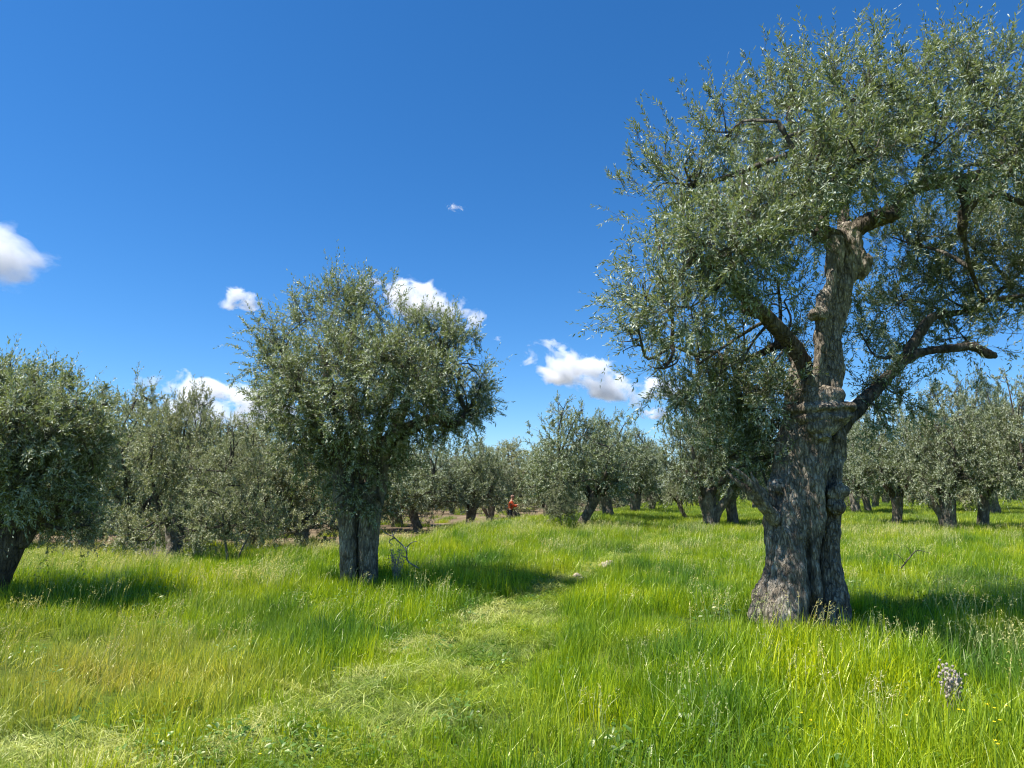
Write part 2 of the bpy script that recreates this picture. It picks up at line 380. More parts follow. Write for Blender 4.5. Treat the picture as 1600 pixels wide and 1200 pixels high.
def leaves(rng, P, D, L, per, ll, lw, hexa):
    n = len(P); t = np.tile(np.linspace(.12, 1.0, per), n); k = np.repeat(np.arange(n), per)
    t = np.clip(t+rng.uniform(-.05, .05, len(t)), .02, 1)
    bend = rng.normal(size=(n, 3))*.18; bend[:, 2] -= .05
    pos = P[k]+D[k]*(L[k]*t)[:, None]+bend[k]*(L[k]*t*t)[:, None]
    Dk = unit(D[k]+bend[k]*t[:, None]*2)
    a = unit(np.cross(Dk, [.31, .22, .93])); b = np.cross(Dk, a)
    j = np.tile(np.arange(per), n)
    phi = rng.uniform(0, 6.28, n)[k]+(j//2)*1.571+(j % 2)*math.pi+rng.normal(size=len(j))*.35
    rad = a*np.cos(phi)[:, None]+b*np.sin(phi)[:, None]
    spread = (1.05-.75*t)[:, None]
    ld_ = unit(Dk*.75+rad*spread+rng.normal(size=pos.shape)*.16)
    wv = unit(np.cross(ld_, unit(np.array([0, 0, 1.])*.6+Dk*.4+rng.normal(size=pos.shape)*.45)))
    nrm = np.cross(wv, ld_)
    # make leaf upper side (front) look upward on average
    l = ll*rng.uniform(.65, 1.2, len(pos))[:, None]; w = lw*rng.uniform(.75, 1.2, len(pos))[:, None]*.5
    tone = np.clip(rng.normal(.42, .28, n)[k]+rng.normal(0, .22, len(k)), 0, 1)
    if hexa:
        c = nrm*l*rng.uniform(-.05, .16, len(pos))[:, None]
        V = np.stack([pos, pos+ld_*l*.3+wv*w+c*.3, pos+ld_*l*.68+wv*w*.85+c*.2, pos+ld_*l-c*.6, pos+ld_*l*.68-wv*w*.85+c*.2, pos+ld_*l*.3-wv*w+c*.3], 1)
        o = np.arange(len(pos))[:, None]*6
        Q = np.concatenate([o+[1, 5, 4, 2]]); T = np.concatenate([o+[0, 5, 1], o+[2, 4, 3]])
        return V.reshape(-1, 3), [Q, T], np.repeat(tone, 6)
    V = np.stack([pos, pos+ld_*l*.45+wv*w+nrm*w*.3, pos+ld_*l, pos+ld_*l*.45-wv*w+nrm*w*.3], 1)
    o = np.arange(len(pos))[:, None]*4
    T = np.concatenate([o+[0, 2, 1], o+[0, 3, 2]])
    return V.reshape(-1, 3), [T], np.repeat(tone, 4)
def stems(P, D, L, r=.0028):
    """thin three-sided shoots"""
    a = unit(np.cross(D, [.31, .22, .93])); b = np.cross(D, a)
    p0 = P-D*(L*.5)[:, None]; p1 = P+D*(L*.95)[:, None]; V = []
    for q in range(3):
        an = q*2.094; V.append(p0+(a*math.cos(an)+b*math.sin(an))*r)
    V.append(p1); V = np.stack(V, 1)
    o = np.arange(len(P))[:, None]*4
    T = np.concatenate([o+[0, 1, 3], o+[1, 2, 3], o+[2, 0, 3]])
    return V.reshape(-1, 3), T
def branchwork(rng, skel, clumps, r0=.05, subs=6, sides=5):
    """secondary branches from the limbs into each clump, then boughs that spread in it"""
    S = np.asarray(skel, float)[:, :3]; parts = []
    for c in clumps:
        c = np.asarray(c, float); ctr = c[:3]; R = c[3:6]
        dist = np.linalg.norm(S-ctr, axis=1)+np.maximum(0, S[:, 2]-ctr[2])*.8
        s = S[np.argmin(dist)]; d = np.linalg.norm(ctr-s)
        rb = r0*np.clip(d/1.2, .5, 1.2)
        mid = (s+ctr)/2+rng.normal(size=3)*d*.13+np.array([0, 0, -.05*d])
        parts.append(tube([[*s, rb], [*mid, rb*.75], [*ctr, rb*.5]], sides, 7))
        for _ in range(subs):
            dr = unit(rng.normal(size=3)+np.array([0, 0, .35])); e = ctr+dr*R*.85
            st = mid*.35+ctr*.65 if rng.random() < .5 else ctr
            m2 = (st+e)/2+rng.normal(size=3)*.12*R.mean()
            parts.append(tube([[*st, rb*.42], [*m2, rb*.28], [*e, .004]], 4, 5))
    return join(parts)
def build_crown(root, rng, clumps, nsh, per, ll, lw, hexa, skel, leafmat, r0=.05, subs=6, smin=.2, smax=.42, gap=-.2, seed=0, extra=None, stemr=.0028):
    P, D, L = shoots(rng, clumps, nsh, smin, smax, gap, seed=seed)
    if extra is not None:
        P = np.vstack([P, extra[0]]); D = np.vstack([D, extra[1]]); L = np.concatenate([L, extra[2]])
    V, F, tone = leaves(rng, P, D, L, per, ll, lw, hexa)
    fo = obj('foliage', mesh_np('foliage', V, F, [leafmat], False, {'tone': tone}), root); fo['kind'] = 'stuff'
    bv, bq, bt = branchwork(rng, skel, clumps, r0, subs)
    sv, st = stems(P, D, L, stemr)
    me = mesh_np('branches', np.vstack([bv, sv]), [bq, bt, st+len(bv)], [TWIG], True)
    bo = obj('branches', me, root); bo['kind'] = 'stuff'
    return fo, bo

# ------------------------------------------------------------------ the big old olive tree
def hero_tree():
    Y0 = 8.5; base = at(1250, 984, Y0); base[2] = gz(base[0], Y0)
    root = empty('olive_tree', base)
    tag(root, 'huge ancient olive tree with a fluted grey trunk and collar burl, right foreground', 'tree', 'olive trees of the grove')
    def L(px, py, dy, r): p = at(px, py, Y0+dy)-base; return [p[0], p[1], p[2], r]
    k = Y0/FPX
    def S(lst, q=.81): return [L(a, b, c, r*k*q) for a, b, c, r in lst]
    tr = []
    # fluted strands (px, py, dY, radius px)
    tr.append(tube(S([(1226, 1010, -.2, 38), (1229, 960, -.18, 35), (1234, 900, -.12, 29), (1239, 820, -.06, 28), (1246, 740, 0, 27), (1262, 680, 0, 28), (1282, 640, 0, 30)]), 16, seed=1, wob=.12))
    tr.append(tube(S([(1178, 968, .0, 14), (1192, 930, .04, 14), (1203, 880, .10, 14), (1209, 800, .12, 15), (1216, 740, .12, 15), (1228, 680, .14, 14), (1240, 620, .16, 17), (1250, 560, .2, 16)]), 12, seed=2, wob=.2))
    tr.append(tube(S([(1280, 1010, -.12, 13), (1278, 960, -.10, 9.5), (1277, 900, -.12, 9), (1274, 840, -.12, 12), (1270, 760, -.1, 20), (1275, 690, -.06, 24), (1285, 640, -.02, 26)]), 12, seed=3, wob=.2))
    tr.append(tube(S([(1312, 1005, -.06, 25), (1309, 950, -.03, 20), (1303, 890, .05, 16), (1300, 820, .1, 16), (1302, 740, .14, 17), (1306, 690, .16, 16), (1316, 655, .18, 18)]), 14, seed=4, wob=.15))
    tr.append(tube(S([(1258, 1000, .45, 40), (1258, 900, .42, 36), (1258, 800, .38, 34), (1264, 700, .28, 33), (1282, 640, .18, 32)]), 16, seed=5, wob=.15))
    tr.append(tube(S([(1205, 1000, -.1, 20), (1225, 975, -.12, 22), (1238, 940, -.12, 18)]), 10, seed=6, wob=.2))
    tr.append(tube(S([(1225, 1000, -.3, 22), (1240, 965, -.2, 22), (1245, 920, -.14, 18)]), 10, seed=7, wob=.2))
    # upper bole
    tr.append(tube(S([(1276, 670, .02, 30), (1286, 625, 0, 31), (1298, 580, .02, 23), (1300, 530, .04, 20), (1304, 480, .04, 21), (1314, 440, .04, 21), (1326, 405, .04, 21), (1326, 370, .04, 20), (1322, 350, .04, 14)]), 14, seed=8, wob=.16))
    tr.append(tube(S([(1268, 650, -.05, 18), (1278, 590, -.10, 12), (1286, 520, -.09, 12), (1290, 470, -.08, 13), (1304, 420, -.08, 11), (1302, 375, -.04, 12)]), 12, seed=9, wob=.2))
    tr.append(blob(L(1344, 412, .02, 0)[:3], [14*k, 16*k, 22*k], 3))
    tr.append(blob(L(1280, 490, -.14, 0)[:3], [18*k, 10*k, 8*k], 5))
    tr.append(blob(L(1305, 770, .02, 0)[:3], [16*k, 18*k, 12*k], 6))
    tr.append(blob(L(1306, 790, -.02, 0)[:3], [12*k, 14*k, 12*k], 8))
    tr.append(blob(L(1214, 760, .0, 0)[:3], [12*k, 14*k, 13*k], 9))
    tm = wood(tr, .013, .029, 17, BARK, 'trunk', 3, 1.7)
    obj('trunk', tm, root)
    # collar burl: a rim that overhangs, with a lip hanging in front
    bu = []
    bu.append(blob(L(1283, 640, .0, 0)[:3], [49*k, 50*k, 13*k], 11, 12, amp=.14))
    bu.append(blob(L(1282, 622, -.02, 0)[:3], [36*k, 35*k, 22*k], 15, 12, amp=.15))
    bu.append(blob(L(1285, 654, -.05, 0)[:3], [42*k, 44*k, 15*k], 12, 12, amp=.16))
    bu.append(blob(L(1286, 668, -.2, 0)[:3], [27*k, 20*k, 15*k], 13, amp=.3))
    bu.append(blob(L(1286, 682, -.27, 0)[:3], [13*k, 9*k, 6*k], 14, amp=.4))
    obj('burl', wood(bu, .014, .014, 15, BARK, 'burl', 8), root)
    limbs = {
     'left': [(1262, 590, .1, 17), (1245, 548, .0, 18), (1215, 512, -.25, 17), (1180, 478, -.5, 15), (1150, 450, -.7, 12), (1120, 420, -.9, 9), (1085, 400, -1.0, 6)],
     'leftback': [(1250, 580, .2, 13), (1222, 540, .5, 10), (1170, 560, .8, 8), (1110, 560, .9, 6), (1050, 540, .8, 4)],
     'topleft': [(1312, 372, 0, 18), (1285, 362, -.05, 14), (1288, 335, -.1, 9), (1276, 295, -.2, 8), (1250, 250, -.4, 6), (1215, 190, -.5, 4)],
     'topmid': [(1318, 372, .1, 15), (1318, 330, .4, 11), (1330, 270, .7, 9), (1345, 200, .8, 7), (1350, 140, .8, 4)],
     'topright': [(1322, 368, .05, 17), (1352, 348, .0, 16), (1385, 335, -.05, 16), (1412, 308, -.1, 13), (1445, 288, -.1, 11), (1485, 280, 0, 11), (1520, 278, .2, 9), (1580, 240, .4, 7), (1640, 200, .5, 5)],
     'drop': [(1498, 284, .1, 10), (1508, 315, .15, 12), (1504, 350, .2, 10), (1512, 400, .4, 4), (1524, 440, .7, 5), (1536, 470, .9, 6)],
     'right': [(1300, 690, .16, 18), (1322, 656, .2, 18), (1350, 628, .35, 15), (1385, 590, .6, 13), (1412, 560, .8, 13), (1436, 520, 1.0, 12), (1458, 494, 1.1, 10), (1490, 490, 1.3, 8), (1530, 478, 1.5, 6), (1580, 440, 1.6, 5)],
     'rightlow': [(1410, 566, .8, 10), (1440, 550, .8, 9), (1480, 545, .8, 8), (1520, 542, .8, 9), (1540, 553, .75, 9), (1556, 556, .75, 6)],
     'broken': [(1212, 812, -.02, 15), (1196, 796, -.1, 12), (1176, 772, -.15, 10), (1152, 752, -.15, 7), (1135, 735, -.1, 4)],
     'far': [(1505, 345, .2, 7), (1528, 312, .1, 7), (1560, 305, .0, 7), (1600, 318, .0, 6), (1660, 330, .1, 5), (1720, 320, .2, 4)],
    }
    skel = []
    for nm, c in limbs.items():
        pts = S(c, .74 if nm not in ('topright', 'rightlow') else .85)
        if nm != 'broken':
            for q in spline(pts, 14)[3 if nm != 'topmid' else 2:]: skel.append(q)
        parts = [tube(pts, 12, seed=len(nm), wob=.28)]
        if nm == 'topright':
            parts.append(blob(L(1385, 338, -.1, 0)[:3], [22*k, 16*k, 12*k], 21, amp=.4)); parts.append(blob(L(1455, 285, -.05, 0)[:3], [16*k, 12*k, 12*k], 22, amp=.4))
        if nm == 'broken':
            parts.append(tube(S([(1214, 800, .1, 10), (1196, 775, .0, 8), (1180, 752, -.1, 6), (1172, 735, -.1, 1)]), 7, seed=4, wob=.4)); parts.append(tube(S([(1208, 800, -.2, 7), (1180, 765, -.25, 6), (1158, 740, -.3, 5), (1140, 728, -.3, 1)]), 7, seed=5, wob=.4))
        if nm == 'left': parts.append(blob(L(1172, 480, -.5, 0)[:3], [17*k, 14*k, 16*k], 23, amp=.4))
        if nm == 'topleft': parts.append(blob(L(1285, 366, -.05, 0)[:3], [17*k, 14*k, 12*k], 24, amp=.3))
        if nm == 'drop': parts.append(blob(L(1503, 352, .2, 0)[:3], [9*k, 9*k, 11*k], 25, amp=.4))
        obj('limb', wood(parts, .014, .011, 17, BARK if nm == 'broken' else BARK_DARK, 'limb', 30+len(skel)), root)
    cl = []
    def C(px, py, r, dy, w=1., fy=1.0):
        p = L(px, py, dy, 0); R = r*(Y0+dy)/FPX; cl.append([p[0], p[1], p[2], R, R*1.05*fy, R*.92, w])
    for a in [(1135, 215, 72, .2), (1235, 165, 88, .6), (1345, 150, 88, -.5), (1460, 150, 88, .5), (1560, 150, 88, -.2), (1670, 180, 95, .4),
              (1070, 290, 72, .5), (1160, 290, 84, -.9), (1260, 255, 84, -1.1), (1365, 240, 84, -1.2), (1470, 225, 84, -.9), (1590, 250, 95, -.4), (1700, 330, 100, .2),
              (1220, 230, 85, 1.6), (1350, 240, 85, 1.8), (1480, 260, 85, 1.9), (1600, 290, 95, 1.9),
              (1025, 375, 58, .1), (1100, 380, 82, -1.0), (1195, 365, 76, -1.1), (1150, 400, 76, 1.0), (1240, 340, 70, 1.3), (1120, 330, 70, 1.1),
              (1010, 465, 56, .0), (1080, 480, 74, -.9), (1150, 385, 60, -1.5), (1090, 500, 70, .8), (1160, 500, 60, 1.0),
              (1000, 530, 42, .1), (1040, 575, 42, -.1), (1100, 590, 62, .4), (1165, 600, 54, .6), (1185, 655, 52, .45), (1120, 655, 56, .7), (1140, 715, 50, .5), (1190, 730, 40, .6), (1205, 545, 48, .8),
              (1160, 565, 48, -.5), (1195, 610, 40, -.1), (1100, 640, 46, .9, .5), (1150, 690, 46, .9, .6), (1175, 645, 44, .7, .7), (1150, 755, 32, .8, .6), (1195, 690, 40, .8, .8), (1090, 570, 50, -.2, 1.1), (1225, 470, 50, .8), (1238, 520, 40, 1.0), (1215, 440, 50, 1.1), (1300, 300, 46, -.5), (1262, 345, 40, -.5), (1070, 620, 40, .6)]:
        C(*a)
    for a in [(1420, 380, 76, 1.4), (1500, 370, 80, 1.7), (1590, 400, 88, 1.3), (1470, 450, 74, 1.6), (1560, 500, 76, 1.4), (1400, 470, 66, 1.8), (1345, 520, 48, 1.2),
              (1650, 480, 90, 1.3), (1500, 520, 50, 1.1), (1380, 560, 46, 1.5), (1700, 420, 80, .3)]:
        C(*a, .78)
    for a in [(1372, 640, 44, .3), (1410, 615, 36, .6), (1350, 600, 30, .7)]:
        C(*a, .75)
    rng = np.random.default_rng(5)
    cl = np.array(cl)
    # loose sprigs that hang at the lower left tip, and tall water shoots on top
    eP, eD, eL = [], [], []
    def sprig(px0, py0, px1, py1, dy, n):
        a = np.array(L(px0, py0, dy, 0)[:3]); b = np.array(L(px1, py1, dy, 0)[:3])
        for i in range(n):
            t = (i+.5)/n; eP.append(a+(b-a)*t+rng.normal(size=3)*.02); eD.append(unit(unit(b-a)+rng.normal(size=3)*.35)); eL.append(rng.uniform(.12, .28))
    for s in [(1030, 600, 990, 650, .1, 7), (1040, 600, 1010, 625, .1, 5), (1035, 620, 1048, 655, .1, 4), (1020, 575, 965, 585, 0, 6), (1000, 480, 930, 470, -.1, 8), (985, 500, 935, 500, 0, 5), (1010, 440, 955, 400, 0, 6),
              (1015, 310, 950, 272, .2, 8), (1040, 270, 1010, 210, .2, 5), (1000, 350, 948, 330, .2, 5), (1085, 190, 1055, 125, .3, 6), (1120, 150, 1100, 105, .3, 4), (1200, 100, 1190, 60, .3, 4), (1225, 90, 1220, 40, .4, 6),
              (1330, 80, 1340, 38, 0, 6), (1300, 90, 1290, 60, .2, 4), (1180, 130, 1165, 80, .2, 5), (1400, 80, 1410, 60, .2, 3), (1520, 85, 1520, 45, .2, 7), (1550, 80, 1552, 42, .2, 6), (1580, 90, 1585, 60, .2, 4), (1060, 220, 1030, 165, .1, 6)]:
        sprig(*s)
    build_crown(root, rng, cl, 18500, 14, .061, .0138, True, skel, LEAF, .036, 6, .2, .4, -.30, 2,
                (np.array(eP), np.array(eD), np.array(eL)), .0026)
    return root
hero_tree()

# ------------------------------------------------------------------ the rounded tree with the split bole, middle of the picture
def middle_tree():
    Y0 = 12.2; base = foot(563, Y0); root = empty('olive_tree', base)
    tag(root, 'round crowned olive tree on a split twin bole beside its own dark shadow', 'tree', 'olive trees of the grove')
    def L(px, py, dy, r): p = at(px, py, Y0+dy)-base; return [p[0], p[1], p[2], r*Y0/FPX]
    S = lambda l: [L(*a) for a in l]
    tr = [tube(S([(545, 945, 0, 17), (546, 910, 0, 13), (544, 860, 0, 12.5), (541, 800, 0, 15), (537, 760, 0, 17), (530, 720, 0, 15), (515, 690, 0, 12)]), 14, seed=1, wob=.15),
          tube(S([(576, 945, .02, 19), (576, 910, 0, 14.5), (575, 860, 0, 14.5), (580, 800, 0, 17), (586, 760, 0, 18), (592, 720, .05, 16), (605, 690, .1, 13)]), 14, seed=2, wob=.15),
          tube(S([(561, 940, .3, 17), (560, 850, .28, 16), (561, 770, .2, 22), (562, 720, .2, 16)]), 12, seed=4, wob=.2)]
    obj('trunk', wood(tr, .02, .014, 14, BARK, 'trunk', 13, 1.2), root)
    limbs = [[(530, 720, 0, 13), (505, 680, -.1, 11), (485, 640, -.2, 9), (460, 600, -.2, 6), (440, 550, -.2, 4)],
             [(588, 730, 0, 14), (610, 690, .1, 12), (650, 665, .1, 11), (680, 655, 0, 9), (700, 662, -.1, 8), (714, 662, -.1, 6), (730, 645, 0, 4)],
             [(560, 740, .1, 13), (558, 680, .2, 11), (550, 620, .3, 9), (545, 550, .3, 6), (560, 490, .2, 4)],
             [(585, 735, -.1, 12), (590, 680, -.5, 9), (610, 620, -.8, 7), (640, 560, -.8, 4)],
             [(545, 740, -.1, 11), (535, 680, -.5, 9), (520, 620, -.9, 7), (500, 540, -.9, 4)],
             [(600, 700, .3, 10), (630, 640, .9, 8), (650, 570, 1.1, 4)]]
    skel = []
    for i, c in enumerate(limbs):
        pts = S(c); skel += list(spline(pts, 10)[3:])
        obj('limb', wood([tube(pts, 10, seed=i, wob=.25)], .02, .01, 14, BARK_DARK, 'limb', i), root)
    cl = []
    for a in [(445, 545, 42, 0), (480, 500, 44, .2), (540, 485, 46, -.3), (590, 475, 38, .1), (640, 530, 46, -.2), (700, 560, 46, .2), (738, 610, 34, 0), (425, 600, 34, 0), (465, 590, 50, -.9),
              (530, 560, 56, -1.2), (600, 560, 56, -1.3), (660, 600, 50, -1.0), (540, 540, 60, 1.0), (620, 560, 60, 1.2), (690, 610, 46, .8), (470, 600, 52, .9), (440, 630, 34, -.3), (480, 650, 42, -.7),
              (540, 640, 48, -1.1), (600, 650, 46, -1.1), (650, 650, 36, -.7), (520, 700, 34, -.4), (570, 720, 34, -.6), (530, 740, 28, .2), (600, 720, 30, .3), (620, 690, 34, .5), (560, 755, 26, -.2), (700, 640, 30, -.2), (490, 690, 28, .2),
              (575, 600, 60, 0), (555, 775, 26, -.35), (590, 780, 20, -.2), (470, 690, 34, -.2), (500, 730, 32, .1), (535, 790, 20, -.3), (450, 680, 24, .1), (620, 720, 34, .1), (660, 690, 32, .2), (700, 600, 44, -.4), (690, 530, 42, 0, 1.8), (732, 568, 34, 0, 1.8), (742, 612, 34, .2, 1.8), (738, 648, 26, 0, 1.8), (700, 660, 30, .5, 1.5), (672, 690, 24, .1, 1.3), (715, 590, 40, -.3, 1.8), (425, 515, 32, 0), (418, 565, 34, 0), (418, 625, 30, 0), (430, 660, 26, .3), (720, 570, 34, .2), (735, 640, 30, .2), (640, 710, 26, .9), (570, 455, 22, 0), (516, 460, 22, .1)]:
        p = L(a[0], a[1], a[3], 0); R = a[2]*Y0/FPX; cl.append([p[0], p[1], p[2], R, R*1.05, R*.95, a[4] if len(a) > 4 else 1])
    rng = np.random.default_rng(9)
    eP, eD, eL = [], [], []
    for (x0, y0, x1, y1, n) in [(578, 460, 580, 428, 8), (515, 470, 510, 440, 6), (400, 560, 362, 540, 8), (430, 520, 418, 490, 5), (745, 580, 765, 560, 4), (750, 640, 782, 640, 4), (545, 470, 548, 440, 4), (470, 480, 458, 460, 4), (690, 530, 700, 510, 4)]:
        a = np.array(L(x0, y0, 0, 0)[:3]); b = np.array(L(x1, y1, 0, 0)[:3])
        for i in range(n):
            eP.append(a+(b-a)*(i+.5)/n+rng.normal(size=3)*.03); eD.append(unit(unit(b-a)+rng.normal(size=3)*.3)); eL.append(rng.uniform(.1, .28))
    build_crown(root, rng, cl, 10500, 14, .060, .0170, False, skel, LEAF, .032, 6, .18, .40, -.62, 4, (np.array(eP), np.array(eD), np.array(eL)), .003)
middle_tree()

# ------------------------------------------------------------------ the leaning tree cut by the left edge
def left_tree():
    Y0 = 10.6; base = foot(-12, Y0); root = empty('olive_tree', base)
    tag(root, 'big dark olive tree with a leaning trunk, cut by the left edge', 'tree', 'olive trees of the grove')
    def L(px, py, dy, r): p = at(px, py, Y0+dy)-base; return [p[0], p[1], p[2], r*Y0/FPX]
    S = lambda l: [L(*a) for a in l]
    tr = [tube(S([(-26, 970, 0, 28), (-14, 930, 0, 22), (2, 885, 0, 21), (20, 845, 0, 21), (36, 805, 0, 18), (44, 770, 0, 14)]), 14, seed=1, wob=.15),
          tube(S([(-40, 965, .1, 20), (-20, 900, .1, 17), (2, 840, .1, 16), (14, 780, .1, 12)]), 12, seed=3, wob=.2)]
    obj('trunk', wood(tr, .022, .014, 14, BARK_DARK, 'trunk', 17), root)
    limbs = [[(34, 850, 0, 12), (50, 825, -.1, 10), (72, 800, -.1, 7), (95, 780, 0, 5), (120, 740, 0, 4)],
             [(36, 810, 0, 14), (50, 760, 0, 11), (75, 700, .1, 8), (100, 640, .1, 5)],
             [(20, 800, 0, 14), (0, 740, 0, 11), (-30, 680, 0, 8), (-60, 620, 0, 5)],
             [(30, 790, .1, 10), (30, 720, .6, 8), (20, 640, .9, 5)], [(20, 790, -.1, 10), (30, 740, -.6, 8), (20, 660, -.8, 5)]]
    skel = []
    for i, c in enumerate(limbs):
        pts = S(c); skel += list(spline(pts, 10)[3:])
        obj('limb', wood([tube(pts, 10, seed=i+3, wob=.25)], .022, .01, 14, BARK_DARK, 'limb', i+5), root)
    cl = []
    for a in [(15, 622, 48, 0), (80, 622, 44, .2), (125, 640, 42, 0), (-50, 640, 60, 0), (-110, 680, 60, 0), (20, 650, 56, -.9), (80, 670, 52, -.8), (130, 690, 38, -.2), (20, 660, 56, 1.0), (90, 680, 54, 1.0),
              (-40, 690, 60, -.9), (-40, 700, 60, .9), (10, 730, 48, -.8), (70, 740, 44, -.6), (120, 745, 36, .3), (95, 790, 34, .6), (60, 800, 30, .9), (120, 800, 30, 1.1), (-30, 760, 46, -.3), (20, 770, 34, -.5), (-100, 750, 50, .3), (5, 596, 30, -.2), (150, 700, 26, .3), (130, 820, 22, 1.2), (80, 830, 20, 1.3)]:
        p = L(a[0], a[1], a[3], 0); R = a[2]*Y0/FPX; cl.append([p[0], p[1], p[2], R, R*1.05, R*.92, 1])
    build_crown(root, np.random.default_rng(12), cl, 8500, 14, .062, .017, False, skel, LEAF, .035, 6, .18, .38, -.6, 6, None, .003)
left_tree()

# ------------------------------------------------------------------ generic grove trees
def make_variant(seed, kind):
    """a tree about 5 m high and 4.6 m wide at the origin; kinds: old, leaning, forked, sapling"""
    rng = np.random.default_rng(100+seed); root = empty('olive_tree', (0, 0, 0))
    skel = []; cl = []
    grey = kind in ('sapling', 'old2')
    bark = BARK
    if kind == 'sapling':
        st = [[[-.05, 0, -.1, .055], [-.12, 0, .6, .05], [-.3, .05, 1.3, .04], [-.35, 0, 2.2, .025], [-.3, 0, 3.2, .01]],
              [[.25, .05, -.1, .05], [.33, 0, .5, .045], [.62, 0, 1.1, .035], [.9, 0, 1.8, .02], [.9, 0, 2.6, .01]]]
        for s in st:
            obj('trunk', wood([tube(s, 8, seed=3, wob=.1)], .016, .004, 22, BARK_PALE, 'trunk', 1), root); skel += list(spline(s, 10)[4:])
        ht = 1.0; n = 13; rx, rz, cz = 1.75, 1.5, 2.9
    else:
        lean = rng.uniform(-.25, .25) if kind != 'leaning' else .55
        ly = rng.uniform(-.2, .2); ht = rng.uniform(1.0, 1.25); r = rng.uniform(.23, .3) if kind != 'leaning' else .2
        tr = [tube([[0, 0, -.25, r*1.35], [lean*.15, ly*.1, .2, r*1.02], [lean*.55, ly*.5, ht*.55, r*.92], [lean, ly, ht, r*1.05], [lean*1.1, ly, ht+.3, r*.7]], 14, seed=seed, wob=.28)]
        for q in range(3):
            a = rng.uniform(0, 6.28); c, s = math.cos(a)*r*.7, math.sin(a)*r*.7
            tr.append(tube([[c*1.7, s*1.7, -.25, r*.55], [c+lean*.15, s, .3, r*.42], [c+lean*.6, s+ly*.5, ht*.6, r*.4], [c*1.2+lean, s*1.2+ly, ht+.1, r*.45]], 10, seed=seed+q, wob=.25))
        if kind == 'forked': tr.append(tube([[.1, 0, .2, r*.7], [.3, 0, ht*.6, r*.6], [.75, .1, ht*1.1, r*.45], [.9, .1, ht*1.3, r*.3]], 10, seed=4, wob=.2))
        obj('trunk', wood(tr, .035, .018, 9, bark, 'trunk', seed, 1.2), root)
        for q in range(4):
            a = q*1.57+rng.uniform(-.4, .4); R = rng.uniform(.9, 1.4)
            pts = [[lean, ly, ht-.1, r*.6], [lean+math.cos(a)*.35, ly+math.sin(a)*.35, ht+.35, r*.45], [lean+math.cos(a)*R*.7, ly+math.sin(a)*R*.7, ht+.8, r*.3], [lean+math.cos(a)*R, ly+math.sin(a)*R, ht+rng.uniform(1.2, 2.0), r*.13]]
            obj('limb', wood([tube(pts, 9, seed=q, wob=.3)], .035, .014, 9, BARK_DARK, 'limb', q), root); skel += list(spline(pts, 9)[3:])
        n = 17; rx, rz, cz = 1.8, 1.35, 3.0
    for i in range(n):
        g = i*2.39996; h = 1-2*(i+.5)/n; rr = math.sqrt(max(0, 1-h*h))
        f = rng.uniform(.62, .95); R = rng.uniform(.62, .92)
        cl.append([math.cos(g)*rr*rx*f, math.sin(g)*rr*rx*f, cz+h*rz*f+rng.uniform(-.15, .15), R, R, R*.9, 1])
    low = {'old': .28, 'old2': -.55, 'sapling': -.2}.get(kind, .28)
    for i in range(11):       # drooping skirts
        a = i*.571+rng.uniform(-.2, .2); q = rng.uniform(1.25, 1.75); cl.append([math.cos(a)*q, math.sin(a)*q, 1.6+low+rng.uniform(-.25, .3), .6, .6, .62, 1.1])
    cl.append([0, 0, cz, 1.3, 1.3, 1.1, .6])
    for i in range(3):
        cl.append([rng.uniform(-.9, .9), rng.uniform(-.9, .9), cz+rz+.25, .38, .38, .42, 1])
    build_crown(root, rng, cl, 5600 if kind != 'sapling' else 4200, 11, .082, .027 if kind != 'sapling' else .022, False, skel, LEAF_GREY if grey else LEAF,
                .03, 4, .16, .36, -.5, 40+seed, None, .004)
    return root
PROTO = [make_variant(i, k) for i, k in enumerate(['old', 'old2', 'leaning', 'forked', 'old', 'old2', 'sapling'])]
used = set()
def children(o): return [c for c in bpy.data.objects if c.parent == o]
KIDS = {p.name: children(p) for p in PROTO}
def place(v, X, Y, sxy, sz, rz, label, group='olive trees of the grove', z=None):
    src = PROTO[v]
    if v in used:
        r = src.copy(); SC.collection.objects.link(r)
        for ch in KIDS[src.name]:
            c = ch.copy(); SC.collection.objects.link(c); c.parent = r
    else:
        used.add(v); r = src
    r.location = (X, Y, gz(X, Y)-.03 if z is None else z); r.rotation_euler = (0, 0, rz); r.scale = (sxy, sxy, sz)
    tag(r, label, 'tree', group); return r
def tree_px(v, px, Y, wpx, top, rz, label, dx=0):
    """trunk foot column, distance, crown width in px, row of the crown top"""
    f = foot(px, Y); top_z = at(px, top, Y)[2]; H = top_z-f[2]; Wd = wpx*Y/FPX
    return place(v, f[0], Y, Wd/4.5, H/5.0, rz, label)
